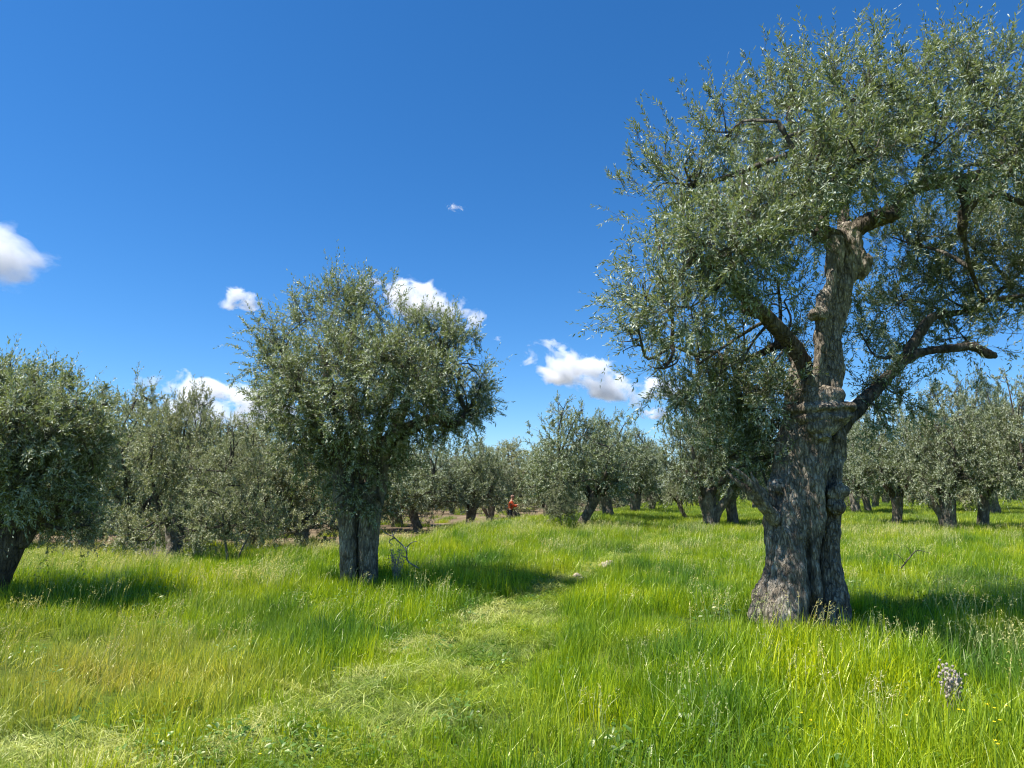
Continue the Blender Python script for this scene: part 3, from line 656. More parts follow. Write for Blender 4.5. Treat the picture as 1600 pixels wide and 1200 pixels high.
TREES = [
 # v, px, Y, width, top, rot, label
 (6, 358, 16.5, 190, 650, 0.0, 'slender young olive tree on two thin pale stems, left of the split bole tree'),
 (5, 272, 19.0, 190, 608, 1.2, 'olive tree with a dark forked trunk just left of the slender young tree'),
 (1, 206, 22.0, 200, 605, 2.0, 'greyish olive tree with low hanging boughs behind the big left edge tree'),
 (1, 400, 25.0, 190, 645, 4.0, 'grey green olive tree filling the gap behind the slender young tree'),
 (5, 470, 24.0, 170, 672, 0.7, 'dim olive tree standing directly left behind the split bole tree'),
 (2, 655, 34.0, 160, 684, 2.6, 'olive tree on a short dark leaning trunk at the bare soil strip'),
 (4, 733, 36.0, 135, 680, 0.3, 'wide spreading olive tree with thick dark trunk behind the grassy crest'),
 (5, 805, 50.5, 150, 690, 1.9, 'olive tree directly behind the worker in the orange jacket'),
 (3, 766, 45.0, 80, 700, 3.3, 'narrow dark trunked olive tree just left of the worker'),
 (3, 858, 40.0, 90, 686, 5.1, 'small grey olive tree left behind the crooked trunk tree on the crest'),
 (2, 905, 27.0, 185, 626, 0.0, 'bushy olive tree on a crooked leaning trunk at the centre crest'),
 (0, 951, 33.0, 150, 650, 2.2, 'olive tree on a stout straight bole right behind the crooked one'),
 (6, 878, 25.5, 62, 738, 1.0, 'knee high suckers growing as a low olive bush beside the crooked trunk'),
 (3, 993, 42.0, 110, 668, 0.9, 'olive tree second right of the crooked trunk tree'),
 (5, 1018, 46.0, 80, 690, 4.4, 'olive tree with a thin upright trunk, last of the centre clump'),
 (2, 1073, 35.0, 75, 706, 3.1, 'small olive tree with one crooked arm reaching left, mid distance'),
 (3, 1112, 29.0, 165, 600, 5.6, 'olive tree with gnarled splayed foot left of the giant trunk'),
 (0, 1146, 31.0, 160, 590, 3.7, 'olive tree on a slim dark fork just left of the giant trunk'),
 (4, 1338, 40.0, 110, 640, 1.1, 'olive tree on a short bole just right of the giant trunk'),
 (4, 1357, 43.0, 100, 650, 2.9, 'olive tree with pale flared foot, second right of the giant trunk'),
 (0, 1402, 29.0, 140, 618, 0.4, 'olive tree with a mottled tapering trunk in the right meadow'),
 (3, 1483, 25.5, 150, 595, 3.0, 'olive tree with a bright sunlit leaning trunk in the right meadow'),
 (4, 1536, 27.0, 150, 580, 5.4, 'olive tree with a stout grey bole near the right edge'),
 (0, 1558, 38.0, 120, 640, 2.4, 'darker olive tree with a narrow trunk behind the stout grey bole'),
 (3, 1650, 23.0, 170, 560, 4.9, 'olive tree whose crown enters at the right edge of the meadow'),
 (1, -80, 24.0, 200, 600, 3.9, 'olive tree whose crown shows behind the big left edge tree'),
 (5, 130, 25.0, 190, 615, 5.9, 'olive tree deep in shade left of the greyish low boughed one'),
 (1, 330, 31.0, 170, 655, 1.4, 'distant olive tree behind the dark forked trunk'),
 (5, 560, 35.0, 170, 685, 4.5, 'distant olive tree hidden low behind the split bole'),
]
for t in TREES: tree_px(*t)
rng = np.random.default_rng(77)
def farlabel(X, Y):
    px = 800+FPX*X/Y
    where = ('behind the left edge tree' if px < 250 else 'left of the split bole tree' if px < 520 else
             'right of the split bole tree' if px < 850 else 'behind the crooked trunk tree' if px < 1030 else
             'left of the giant trunk' if px < 1200 else 'just right of the giant trunk' if px < 1420 else 'behind the sunlit leaning trunk')
    return ('distant' if Y < 75 else 'very distant')+' olive tree in the rows '+where
taken = [(foot(t[1], t[2])[0], t[2]) for t in TREES]
row = 0
for yy in np.arange(47, 118, 7.5):
    row += 1
    for xx in np.arange(-.85*yy-12, .85*yy+14, 7.2 if yy < 90 else 8.5):
        X = xx+rng.uniform(-1.4, 1.4)+(row % 2)*3; Y = yy+rng.uniform(-1.5, 1.5)
        if any((X-a)**2+(Y-b)**2 < 22 for a, b in taken): continue
        if abs(X-PATHX(Y)) < 3: continue
        if abs(X) < 2.2 and 44 < Y < 52: continue
        if rng.random() < .06: continue
        s = rng.uniform(.8, 1.08)
        place(int(rng.choice([0, 1, 3, 4, 5])), X, Y, s*rng.uniform(.92, 1.12), s, rng.uniform(0, 6.28), farlabel(X, Y), 'far rows of olive trees')
for (X, Y) in [(-19, 33), (-24, 41), (-29, 38), (-13.5, 38), (-20, 44), (-6.5, 41), (-33, 45), (29, 36), (26, 43), (33, 42), (36, 30), (20, 46.5), (-26, 28), (-32, 30)]:
    s = rng.uniform(.9, 1.1)
    place(int(rng.choice([0, 1, 3, 4, 5])), X, Y, s, s, rng.uniform(0, 6.28), farlabel(X, Y), 'far rows of olive trees')
for i, p in enumerate(PROTO):
    if i not in used: raise RuntimeError('variant unused')

# ------------------------------------------------------------------ grass prototypes (kept outside the scene, instanced by the stuff objects)
def blades(rng, n, rad, h0, h1, w, lean=.35, wind=.12, flat=False, dryf=0.0):
    r = rad*np.sqrt(rng.random(n)); a = rng.uniform(0, 6.283, n)
    P = np.stack([r*np.cos(a), r*np.sin(a), np.full(n, -.03)], 1)
    h = rng.uniform(h0, h1, n)*(1-.25*(r/rad)**2); th = rng.uniform(0, 6.283, n); ln = np.abs(rng.normal(0, lean, n))
    ld_ = np.stack([np.cos(th)*ln+wind, np.sin(th)*ln, np.zeros(n)], 1)
    fa = rng.uniform(0, 6.283, n); wv = np.stack([np.cos(fa), np.sin(fa), np.zeros(n)], 1)*(w*rng.uniform(.6, 1.25, n))[:, None]*.5
    V = []
    for t, ww in ((0, .8), (.35, 1), (.72, .7), (1, .0)):
        if flat: z = .012+.05*np.sin(t*3)*rng.random(n)+rng.random(n)*.035; c = P+unit(ld_+1e-3)*(h*t)[:, None]; c[:, 2] = z
        else:
            c = P+ld_*(h*t*t)[:, None]; c[:, 2] = P[:, 2]+h*(t-.28*np.minimum(ln, 1)*t*t)
        V += [c] if ww == 0 else [c-wv*ww, c+wv*ww]
    V = np.stack(V, 1); o = np.arange(n)[:, None]*7
    Q = np.concatenate([o+[0, 1, 3, 2], o+[2, 3, 5, 4]]); T = o+[4, 5, 6]
    tone = np.repeat(np.clip(rng.normal(.46, .32, n)+dryf, 0, 1), 7)
    return V.reshape(-1, 3), Q, T, tone
def seedtuft(rng, n, rad, h0, h1, droop=.5):
    Vs = []; Ts = []; tn = []; o = 0
    for i in range(n):
        r = rad*math.sqrt(rng.random()); a = rng.uniform(0, 6.283); b = np.array([r*math.cos(a), r*math.sin(a), 0]); h = rng.uniform(h0, h1)
        d = unit(np.array([rng.normal()*.5+.5, rng.normal()*.5, 0.])); ln = rng.uniform(.1, .3)
        pt = lambda t: b+d*ln*h*t*t+np.array([0, 0, h*(t-.12*t*t)])
        w = .0013; s_ = np.array([-d[1], d[0], 0])
        for k in range(3):
            p, q = pt(k/3), pt((k+1)/3); Vs += [p-s_*w, p+s_*w, q-s_*w, q+s_*w]; Ts += [[o, o+1, o+3], [o, o+3, o+2]]; o += 4; tn += [.4]*4
        for k in range(rng.integers(9, 15)):
            t = rng.uniform(.72, 1.02); p = pt(min(t, 1))+d*max(0, t-.9)*.5
            hd = unit(d*rng.uniform(.2, 1.1)+rng.normal(size=3)*.35+np.array([0, 0, .9-droop*2*t*rng.random()]))
            sd = unit(np.cross(hd, rng.normal(size=3))); l = rng.uniform(.016, .03); w2 = rng.uniform(.0022, .0038)
            p = p+hd*rng.uniform(0, .014)
            Vs += [p, p+hd*l*.4+sd*w2, p+hd*l, p+hd*l*.4-sd*w2]; Ts += [[o, o+1, o+2], [o, o+2, o+3]]; o += 4; tn += [rng.uniform(.3, 1)]*4
    return np.array(Vs), np.array(Ts), np.array(tn)
def weedtuft(rng, n, l0, l1, hgt=.2, rad=.16):
    Vs = []; Fs = []; tn = []; o = 0
    for i in range(n):
        a = rng.uniform(0, 6.28); q = rad*math.sqrt(rng.random()); l = rng.uniform(l0, l1); w = l*rng.uniform(.32, .55)
        b = np.array([math.cos(a)*q, math.sin(a)*q, hgt*rng.random()*(1-.5*q/rad)]); a2 = rng.uniform(0, 6.28)
        d = unit(np.array([math.cos(a2), math.sin(a2), rng.uniform(-.2, .9)])); s_ = unit(np.cross(d, rng.normal(size=3)*.3+np.array([0, 0, 1.])))
        nn = np.cross(s_, d)
        for t, ww in ((0, .08), (.35, .85), (.7, .9), (1, .06)):
            c = b+d*l*t-np.array([0, 0, .35*l*t*t])
            Vs += [c-s_*w*ww*.5, c-nn*.12*w*ww, c+s_*w*ww*.5]
        for k in range(3):
            q_ = o+k*3; Fs += [[q_, q_+1, q_+4, q_+3], [q_+1, q_+2, q_+5, q_+4]]
        o += 12; tn += [rng.uniform(.2, .9)]*12
    return np.array(Vs), np.array(Fs), np.array(tn)
def proto_coll(name, meshes):
    c = bpy.data.collections.new(name)
    for i, me in enumerate(meshes):
        o = bpy.data.objects.new('%s_%02d' % (name, i), me); c.objects.link(o)
    return c
rg = np.random.default_rng(21)
def bl(n, rad, h0, h1, w, mat, **kw):
    V, Q, T, t = blades(rg, n, rad, h0, h1, w, **kw); return mesh_np('tuft', V, [Q, T], [mat], False, {'tone': t})
tall = [bl(105, .24, .12, .42, .0068, GRASS, lean=.22+.06*i, wind=.05) for i in range(6)] + [bl(80, .24, .14, .34, .0085, GRASS, lean=.6, wind=.02) for i in range(3)] + [bl(26, .22, .30, .50, .0075, GRASS, lean=.25, wind=.05, dryf=.3) for i in range(3)]
coarse = [bl(150, .5, .18, .44, .013, GRASS, lean=.35) for i in range(4)]
cut = [bl(150, .24, .04, .11, .005, CUT, lean=.8) for i in range(3)] + [bl(120, .26, .10, .26, .0046, CUT, lean=1.0, flat=True, wind=.5) for i in range(5)]
def ml(f, mat, *a):
    V, F, t = f(rg, *a); return mesh_np('tuft', V, [F], [mat], False, {'tone': t})
seeds = [ml(seedtuft, SEED, 9, .2, .42, .60, .5) for i in range(6)]
weeds = [ml(weedtuft, WEED, 60, .022, .05, .22) for i in range(3)] + [ml(weedtuft, WEED, 44, .03, .06, .16, .2) for i in range(3)]
COLL = {n: proto_coll(n, m) for n, m in (('tall', tall), ('coarse', coarse), ('cut', cut), ('seeds', seeds), ('weeds', weeds))}
def scatter(name, coll, nvar, x, y, scl, tint, label, zoff=0, tiltamp=.12, seed=0):
    r = np.random.default_rng(seed+500); n = len(x)
    V = np.stack([x, y, ground(x, y)+zoff], 1).astype(np.float32)
    me = bpy.data.meshes.new(name); me.vertices.add(n); me.vertices.foreach_set('co', V.ravel())
    a = me.attributes.new('scl', 'FLOAT', 'POINT'); a.data.foreach_set('value', scl.astype(np.float32))
    a = me.attributes.new('tint', 'FLOAT', 'POINT'); a.data.foreach_set('value', tint.astype(np.float32))
    a = me.attributes.new('idx', 'INT', 'POINT'); a.data.foreach_set('value', r.integers(0, nvar, n).astype(np.int32))
    rot = np.stack([r.normal(0, tiltamp, n), r.normal(0, tiltamp, n), r.uniform(-1.2, 1.2, n) if tiltamp < .2 else r.uniform(0, 6.28, n)], 1)
    a = me.attributes.new('rot', 'FLOAT_VECTOR', 'POINT'); a.data.foreach_set('vector', rot.astype(np.float32).ravel())
    me.update(); o = obj(name, me); tag(o, label, name.replace('_', ' '), kind='stuff')
    ng = bpy.data.node_groups.new(name, 'GeometryNodeTree')
    ng.interface.new_socket('Geometry', in_out='INPUT', socket_type='NodeSocketGeometry'); ng.interface.new_socket('Geometry', in_out='OUTPUT', socket_type='NodeSocketGeometry')
    N = ng.nodes; K = ng.links
    gi = N.new('NodeGroupInput'); go = N.new('NodeGroupOutput'); ip = N.new('GeometryNodeInstanceOnPoints'); ci = N.new('GeometryNodeCollectionInfo')
    ci.inputs['Collection'].default_value = COLL[coll]; ci.inputs['Separate Children'].default_value = True; ci.inputs['Reset Children'].default_value = True
    def na(nm, t):
        q = N.new('GeometryNodeInputNamedAttribute'); q.data_type = t; q.inputs['Name'].default_value = nm; return q.outputs[0]
    K.new(gi.outputs[0], ip.inputs['Points']); K.new(ci.outputs[0], ip.inputs['Instance']); ip.inputs['Pick Instance'].default_value = True
    K.new(na('idx', 'INT'), ip.inputs['Instance Index']); K.new(na('rot', 'FLOAT_VECTOR'), ip.inputs['Rotation']); K.new(na('scl', 'FLOAT'), ip.inputs['Scale'])
    K.new(ip.outputs[0], go.inputs[0])
    m = o.modifiers.new('g', 'NODES'); m.node_group = ng
    return o
def field(rng, y0, y1, dens, slope=.78, pad=2.5):
    A = (slope*(y0+y1)+2*pad)*(y1-y0); n = int(A*dens)
    y = rng.uniform(y0, y1, int(n*1.6)); hw = slope*y+pad
    keep = rng.random(len(y)) < hw/(slope*y1+pad); y = y[keep][:n]; hw = hw[keep][:n]
    return rng.uniform(-1, 1, len(y))*hw, y
def dryness(x, y):
    d = .9*np.exp(-((x+3.6)/1.5)**2-((y-6.3)/1.1)**2)+.22*np.exp(-((x+5.2)/2.6)**2-((y-7.5)/2.2)**2)
    return np.clip(d*(.6+.7*vn2(x, y, 1.7, 31))+.10*ss(.1, .6, vn2(x, y, .8, 32)), 0, 1)
rg = np.random.default_rng(33)
# tall grass near
xs, ys = [], []
for y0, y1, dn in ((1.2, 6, 27), (6, 11, 25), (11, 18, 20), (18, 27, 13)):
    a, b = field(rg, y0, y1, dn); xs.append(a); ys.append(b)
x = np.concatenate(xs); y = np.concatenate(ys)
pm = pathmask(x, y); sm = soilmask(x, y)
regrow = ss(-.15, .12, vn2(x, y, 1.5, 46))*.62+.05
keep = (rg.random(len(x)) > pm*(1-regrow)) & (rg.random(len(x)) > sm*.80); x, y, pm = x[keep], y[keep], pm[keep]
hgt = (.90+.38*vn2(x, y, .6, 8)+.42*vn2(x, y, 1.9, 9))*(1-.42*pm)
hgt = hgt*np.where(y < 3.4, .8, 1)
scatter('tall_grass', 'tall', len(tall), x, y, np.clip(hgt, .45, 1.35), dryness(x, y), 'long green meadow grass standing all over the grove floor', seed=1)
xs, ys = [], []
for y0, y1, dn in ((25, 45, 3.6), (45, 80, 1.6), (80, 150, .5)):
    a, b = field(rg, y0, y1, dn, .85, 4); xs.append(a); ys.append(b)
x = np.concatenate(xs); y = np.concatenate(ys); keep = rg.random(len(x)) > soilmask(x, y)*.93; x, y = x[keep], y[keep]
scatter('distant_grass', 'coarse', len(coarse), x, y, (.9+.25*vn2(x, y, .3, 8))*np.where(y > 60, 1.25, 1), dryness(x, y)+.12, 'far meadow grass under the distant olive trees', seed=2)
# mown grass
xs, ys = [], []
for y0, y1, dn in ((1.2, 9, 46), (9, 18, 30), (18, 34, 12)):
    a, b = field(rg, y0, y1, dn, .3, 6.5); xs.append(a); ys.append(b)
x = np.concatenate(xs); y = np.concatenate(ys); pm = pathmask(x, y); keep = rg.random(len(x)) < pm*1.05-.5*ss(-.1, .25, vn2(x, y, 1.5, 46)); x, y = x[keep], y[keep]
edge = (x-PATHX(y))/PATHW(y)
tn = np.clip(.02+.85*np.exp(-((edge+.72)/.38)**2)+.45*np.exp(-((x+3.2)/1.6)**2-((y-4.9)/.5)**2)+.55*vn2(x, y, 1.5, 44)+.5*vn2(x, y, 4, 45), 0, 1)
scatter('mown_grass', 'cut', len(cut), x, y, rg.uniform(.75, 1.3, len(x)), tn, 'freshly mown grass and pale clippings lying along the track', seed=3, tiltamp=.2)
# a few tufts left standing in the track
x = PATHX(np.array([8.6, 8.9, 9.2, 5.2, 4.6, 6.2, 7.3, 11.5, 12.2, 13.8, 8.4, 9.0, 5.0]))+np.array([.2, .35, .1, -.5, .6, .4, -.5, .3, .1, -.2, .5, -.1, .9]); y = np.array([8.6, 8.9, 9.2, 5.2, 4.6, 6.2, 7.3, 11.5, 12.2, 13.8, 8.4, 9.0, 5.0])
x = np.repeat(x, 4)+rg.normal(0, .12, len(x)*4); y = np.repeat(y, 4)+rg.normal(0, .1, len(y)*4)
scatter('standing_tufts', 'tall', len(tall), x, y, rg.uniform(.45, .75, len(x)), x*0, 'short green grass tufts left standing in the mown track', seed=4)
# seed heads: dense on the left, loose by the giant tree's shadow
x, y = field(rg, 4.5, 26, 20)
dl = np.clip(1.5*ss(-2.4, -4.2, x)*ss(5.6, 7.5, y)*(1-ss(12, 16, y))+.30*np.exp(-((x-6.5)/2.6)**2-((y-7.4)/1.1)**2)+.16+.25*ss(12, 20, y), 0, 1)
dl = dl*np.clip(.6+1.1*vn2(x, y, .7, 51), .1, 1.6)
keep = (rg.random(len(x)) < dl*.75) & (pathmask(x, y) < .3) & (soilmask(x, y) < .5); x, y = x[keep], y[keep]
scatter('seeding_grass', 'seeds', len(seeds), x, y, rg.uniform(.7, 1.0, len(x)), np.clip(dryness(x, y)*1.2, 0, 1), 'pale nodding seed heads of wild grass above the meadow', seed=5)
# weeds
x, y = field(rg, 2.5, 20, 11)
dl = np.clip(.35+1.2*vn2(x, y, .8, 61), 0, 1)+1.2*np.exp(-((x+1.9)/.8)**2-((y-7.6)/.5)**2)+.5*np.exp(-((x-1.8)/1.6)**2-((y-4.6)/.8)**2)
keep = rg.random(len(x)) < dl*.8; x, y = x[keep], y[keep]
scatter('broadleaf_weeds', 'weeds', len(weeds), x, y, rg.uniform(.8, 1.4, len(x)), x*0, 'dark green broad leaved weeds growing among the meadow grass', seed=6, tiltamp=.25)

# ------------------------------------------------------------------ small things
STRAW = simple('dry_straw', (.42, .35, .24)); PINKDRY = simple('dried_weed', (.44, .36, .29)); ROCK = simple('pale_limestone', (.30, .275, .235), nscale=9)
def stick(name, pts, subs, mat, label, cat, group=None):
    o0 = np.array(pts[0][:3]); root = empty(name, o0)
    def loc(l): return [[a-o0[0], b-o0[1], c-o0[2], r] for a, b, c, r in l]
    V, Q, T = tube(loc(pts), 7, seed=2, wob=.2); obj('stem', mesh_np('stem', V, [Q, T], [mat], True), root)
    for s in subs:
        V, Q, T = tube(loc(s), 5, seed=2, wob=.2); obj('side_branch', mesh_np('side_branch', V, [Q, T], [mat], True), root)
    tag(root, label, cat, group); return root
def P(px, py, Y, r): return [*at(px, py, Y), r]
stick('dead_branch', [P(655, 888, 12.6, .014), P(637, 876, 12.7, .015), P(634, 858, 12.8, .013), P(616, 840, 12.9, .012), P(612, 832, 13.0, .010)],
      [[P(616, 840, 12.9, .012), P(608, 846, 12.8, .010), P(614, 852, 12.8, .006)], [P(634, 858, 12.8, .012), P(643, 848, 12.9, .008), P(652, 846, 13, .005)],
       [P(614, 838, 12.9, .010), P(602, 833, 13, .007), P(596, 826, 13, .004)], [P(615, 836, 12.9, .009), P(620, 828, 13, .005)], [P(637, 872, 12.7, .012), P(628, 868, 12.7, .007), P(622, 858, 12.6, .004)]],
      DEADWOOD, 'bleached dead branch sticking out of the grass right of the split bole', 'dead branch')
stick('dead_branch', [P(1408, 888, 11.0, .010), P(1424, 868, 11.0, .009), P(1434, 860, 11.0, .006), P(1452, 864, 11.0, .003)],
      [[P(1424, 868, 11.0, .006), P(1420, 858, 11.0, .004), P(1412, 852, 11, .002)], [P(1414, 880, 11.0, .006), P(1404, 868, 11.0, .004), P(1396, 866, 11, .002)]],
      TWIG, 'thin dark bare twig rising from the shaded grass right of the giant trunk', 'dead branch')
def drybush(px, Y, h, w, mat, name, label, cat, seed):
    r = np.random.default_rng(seed); f = foot(px, Y); root = empty(name, f); parts = []
    for i in range(34):
        a = r.uniform(0, 6.28); q = r.uniform(0, w); e = np.array([math.cos(a)*q, math.sin(a)*q, h*r.uniform(.6, 1.05)])
        m = e*.5+r.normal(size=3)*.02; parts.append(tube([[r.normal()*.02, r.normal()*.02, -.03, .0035], [*m, .003], [*e, .0015]], 4, 5))
        for k in range(4):
            c = e*(1-.12*k)+r.normal(size=3)*.018; parts.append(blob(c, [.009, .009, .012], k, 4, .3))
    V, Q, T = join(parts); obj('stems', mesh_np('stems', V, [Q, T], [mat]), root, None)['kind'] = 'stuff'
    tag(root, label, cat); return root
drybush(1490, 5.3, .37, .07, simple('grey_thistle', (.38, .33, .27)), 'dried_weed', 'grey brown dried weed head poking out of the long grass, lower right', 'weed', 3)
drybush(618, 12.6, .62, .22, PINKDRY, 'dried_weed', 'dusty brown dried weed clump beside the bleached dead branch', 'weed', 4)
drybush(235, 17.0, .6, .5, PINKDRY, 'dried_weed', 'pale dried weed thicket in front of the dark forked trunk', 'weed', 6)
def clod(px, Y, r, seed, label, n=4):
    rr = np.random.default_rng(seed); f = foot(px, Y); root = empty('stone_heap', f)
    for i in range(n):
        c = rr.normal(size=3)*r*.55; c[2] = abs(c[2])*.5+r*.35; V, Q, T = blob(c, [r*rr.uniform(.4, .75), r*rr.uniform(.4, .6), r*rr.uniform(.3, .5)], seed+i, 9, .55)
        obj('stone', mesh_np('stone', V, [Q, T], [ROCK if i % 2 else STRAW]), root)
    tag(root, label, 'stones')
clod(951, 15.4, .15, 5, 'small heap of pale stones beside the track past the middle shadow', 5)
clod(905, 13.7, .10, 9, 'few small pale stones by the track, nearer than the larger heap', 3)

# yellow buttercups
YEL = simple('yellow_petal', (.85, .62, .02), .6); STEMG = simple('flower_stem', (.10, .2, .03))
def flower():
    root = empty('yellow_flower', (0, 0, 0)); V, Q, T = tube([[0, 0, 0, .0018], [.01, 0, .18, .0016], [.02, .01, .36, .0014]], 4, 6)
    obj('stem', mesh_np('stem', V, [Q, T], [STEMG]), root)
    for i in range(5):
        a = i*1.2566; d = np.array([math.cos(a), math.sin(a), .35]); s_ = np.array([-math.sin(a), math.cos(a), 0]); c = np.array([.02, .01, .36])
        V = np.array([c, c+d*.008+s_*.0065, c+d*.016+s_*.004, c+d*.016-s_*.004, c+d*.008-s_*.0065]); obj('petal', mesh_np('petal', V, [np.array([[0, 1, 2, 3, 4]])], [YEL]), root)
    return root
f0 = flower(); fk = children(f0); first = True
for px, py in [(1420, 1107), (1545, 1092), (1551, 1097), (1570, 1094), (1553, 1118), (1562, 1116), (1552, 1141), (1565, 1146), (1500, 1101), (1505, 1100), (1270, 1107), (1253, 1095), (405, 1120), (520, 1010), (600, 1022)]:
    d = (1.6-.36)*FPX/(py-768); X = (px-800)/FPX*(d*cp-1.24*sp)
    if first: r = f0; first = False
    else:
        r = f0.copy(); SC.collection.objects.link(r)
        for ch in fk: c = ch.copy(); SC.collection.objects.link(c); c.parent = r
    r.location = (X, d, gz(X, d)+.02); r.rotation_euler = (0, 0, px*.7); r.scale = (.55, .55, .9)
    tag(r, 'tiny yellow meadow flower on a thin stem in the foreground grass', 'flower', 'yellow flowers scattered in the grass')

# ------------------------------------------------------------------ worker in the orange jacket
def person():
    f = foot(797, 40.0); root = empty('person', f, 0)
    tag(root, 'person in a bright orange jacket and dark trousers working under the far olive trees', 'person')
    def skin(name, verts, edges, rad, mat, sub=2, parent=root):
        me = bpy.data.meshes.new(name); me.from_pydata(verts, edges, []); o = bpy.data.objects.new(name, me); SC.collection.objects.link(o)
        m = o.modifiers.new('s', 'SKIN'); m.use_smooth_shade = True
        for v, r in zip(me.skin_vertices[0].data, rad): v.radius = (r, r) if not isinstance(r, tuple) else r
        me.skin_vertices[0].data[0].use_root = True
        o.modifiers.new('u', 'SUBSURF').levels = sub; o.modifiers[-1].render_levels = sub
        dg = bpy.context.evaluated_depsgraph_get(); dg.update(); out = bpy.data.meshes.new_from_object(o.evaluated_get(dg))
        bpy.data.objects.remove(o); out.materials.clear(); out.materials.append(mat)
        return obj(name, out, parent)
    SK = simple('skin', (.42, .24, .16), .6); OR = simple('orange_cloth', (.42, .06, .02), .8); DK = simple('dark_cloth', (.03, .035, .045), .9); CAPM = simple('pale_cap', (.35, .20, .15), .8)
    # pelvis, spine bent forward, turned to the trunk on the right
    v = [(0, 0, .93), (.01, 0, 1.08), (.04, -.01, 1.25), (.07, -.02, 1.40), (.10, -.02, 1.49), (.13, -.03, 1.56), (.14, -.03, 1.66),
         (.07, -.20, 1.37), (.20, -.26, 1.17), (.38, -.18, 1.12), (.46, -.15, 1.13),
         (.07, .17, 1.37), (.20, .24, 1.16), (.40, .18, 1.20), (.48, .16, 1.22),
         (0, -.10, .86), (.06, -.12, .48), (-.02, -.12, .08), (.10, -.13, .03), (0, .10, .86), (-.02, .13, .47), (-.12, .13, .08), (0, .14, .03)]
    e = [(0, 1), (1, 2), (2, 3), (3, 4), (4, 5), (5, 6), (3, 7), (7, 8), (8, 9), (9, 10), (3, 11), (11, 12), (12, 13), (13, 14), (0, 15), (15, 16), (16, 17), (17, 18), (0, 19), (19, 20), (20, 21), (21, 22)]
    rad = [.12, .12, .13, .12, .055, .085, .075, .055, .042, .032, .03, .055, .042, .032, .03, .085, .06, .045, .035, .085, .06, .045, .035]
    skin('body', v, e, rad, SK)
    skin('jacket', v[:4]+v[7:10]+v[11:14], [(0, 1), (1, 2), (2, 3), (3, 4), (4, 5), (5, 6), (3, 7), (7, 8), (8, 9)], [.155, .15, .165, .15, .08, .062, .05, .08, .062, .05], OR)
    skin('trousers', [v[0], v[15], v[16], v[17], v[19], v[20], v[21]], [(0, 1), (1, 2), (2, 3), (0, 4), (4, 5), (5, 6)], [.14, .105, .08, .062, .105, .08, .062], DK)
    V, Q, T = blob((.135, -.03, 1.68), [.105, .095, .085], 2, 9, .06); obj('cap', mesh_np('cap', V, [Q, T], [CAPM], True), root)
    V, Q, T = blob((.225, -.03, 1.59), [.018, .014, .02], 2, 6, .1); obj('nose', mesh_np('nose', V, [Q, T], [SK], True), root)
    for s in (-.14, .16):
        V, Q, T = blob((.08 if s < 0 else -.02, s, .05), [.15, .055, .06], 2, 8, .06); obj('shoe', mesh_np('shoe', V, [Q, T], [DK], True), root)
person()

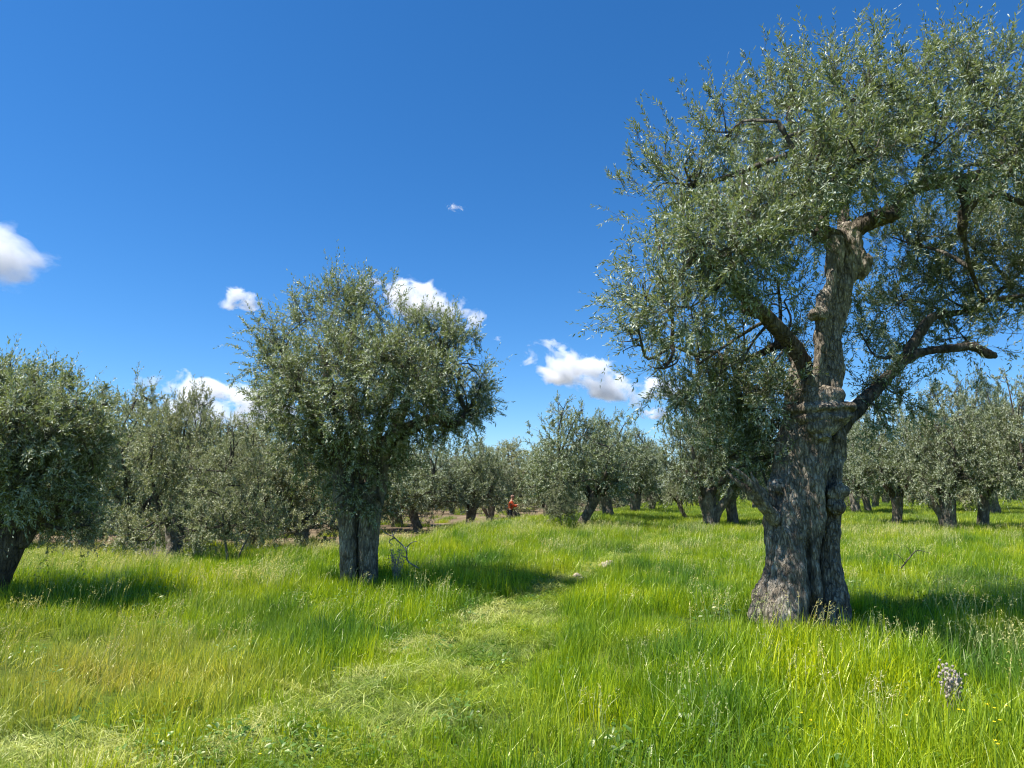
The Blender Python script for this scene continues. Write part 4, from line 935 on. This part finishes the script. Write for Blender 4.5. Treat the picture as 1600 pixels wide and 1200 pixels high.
# ------------------------------------------------------------------ clouds (real volumes, 1 to 6 km away)
def cloud_mat(i, hw, hh, thin, smax):
    m, nt = newmat('cloud_vapour'); L = nt.links
    tc = nd(nt, 'ShaderNodeTexCoord'); ax = hw/hh
    sc = nd(nt, 'ShaderNodeVectorMath', operation='MULTIPLY_ADD'); sc.inputs[1].default_value = (ax*1.0, 1.0, 1.35); sc.inputs[2].default_value = (i*7.3, i*3.1, 2.0)
    L.new(tc.outputs['Object'], sc.inputs[0])
    n = nd(nt, 'ShaderNodeTexNoise', i_Scale=1.15, i_Detail=7.0, i_Roughness=.62, i_Distortion=.35); L.new(sc.outputs[0], n.inputs['Vector'])
    ln = nd(nt, 'ShaderNodeVectorMath', operation='LENGTH'); L.new(tc.outputs['Object'], ln.inputs[0])
    def M(op, a, b, c=None):
        q = nd(nt, 'ShaderNodeMath', operation=op)
        for k, v in enumerate((a, b, c)):
            if v is None: continue
            if isinstance(v, (int, float)): q.inputs[k].default_value = v
            else: L.new(v, q.inputs[k])
        return q.outputs[0]
    sep = nd(nt, 'ShaderNodeSeparateXYZ'); L.new(tc.outputs['Object'], sep.inputs[0])
    v = M('MULTIPLY_ADD', n.outputs['Fac'], 4.2, -2.1+.42-thin)
    v = M('SUBTRACT', v, M('POWER', ln.outputs['Value'], 2.2))
    v = M('SUBTRACT', v, M('MULTIPLY', M('MAXIMUM', M('SUBTRACT', -.25, sep.outputs['Z']), 0.), 1.6))
    d = M('MINIMUM', M('MULTIPLY', M('MAXIMUM', v, 0.), smax*1.5), smax)
    vs = nd(nt, 'ShaderNodeVolumeScatter', i_0=(1, 1, 1, 1), i_Anisotropy=.0); L.new(d, vs.inputs['Density'])
    o = nd(nt, 'ShaderNodeOutputMaterial'); L.new(vs.outputs[0], o.inputs['Volume'])
    try: m.cycles.volume_step_rate = .35
    except Exception: pass
    return m
CL = [ # px, py, half w, half h, tilt, label
 (-16, 395, 72, 60, -.25, 'large torn cumulus cloud cut by the left edge of the sky'),
 (379, 472, 34, 21, 0, 'small ragged round cloud up left of the round crowned tree'),
 (655, 477, 90, 28, -.28, 'bright elongated cloud rising from behind the round crowned tree'),
 (338, 640, 118, 40, -.08, 'broad low cloud left of the round crowned tree'),
 (214, 620, 22, 24, -.3, 'little cloud just above the left tree line'),
 (912, 592, 88, 34, -.42, 'slanting cloud above the crooked trunk tree in the centre'),
 (1032, 610, 38, 20, 0, 'small cloud half hidden behind the tips of the giant crown'),
 (1030, 648, 32, 11, 0, 'thin cloud sliver lowest beside the giant crown'),
 (711, 325, 20, 8, -.2, 'tiny lone wisp of cloud high in the middle of the sky'),
 (778, 530, 9, 6, -.3, 'speck of cloud right of the elongated bright cloud'),
 (1335, 636, 26, 14, 0, 'small cloud seen through the gap right of the giant trunk')]
for px, py, hw, hh, tilt, lab in CL:
    v = (600-py)/FPX; el = math.atan2(sp+v*cp, cp-v*sp); Y = min(900/math.tan(max(el, .05)), 5200)
    c = at(px, py, Y); k = Y/FPX
    d = unit(np.random.default_rng(1).normal(size=3))
    V, Q, T = blob((0, 0, 0), 1.0, 1, 14, 0)
    hm = hh*k*1.15; small = hw < 40
    me = mesh_np('cloud', V*1.1, [Q, T], [cloud_mat(len(lab), hw, hh, .35 if hw < 25 else .12 if small else 0, (.9 if hw < 25 else 3.0 if small else 3.2)/hm)]); o = obj('cloud', me)
    o.location = c; o.scale = (hw*k*1.38, hw*k*.9, hh*k*1.38); o.rotation_euler = (0, -tilt, math.atan2(-c[0], c[1]))
    tag(o, lab, 'cloud', 'clouds drifting in the blue sky')
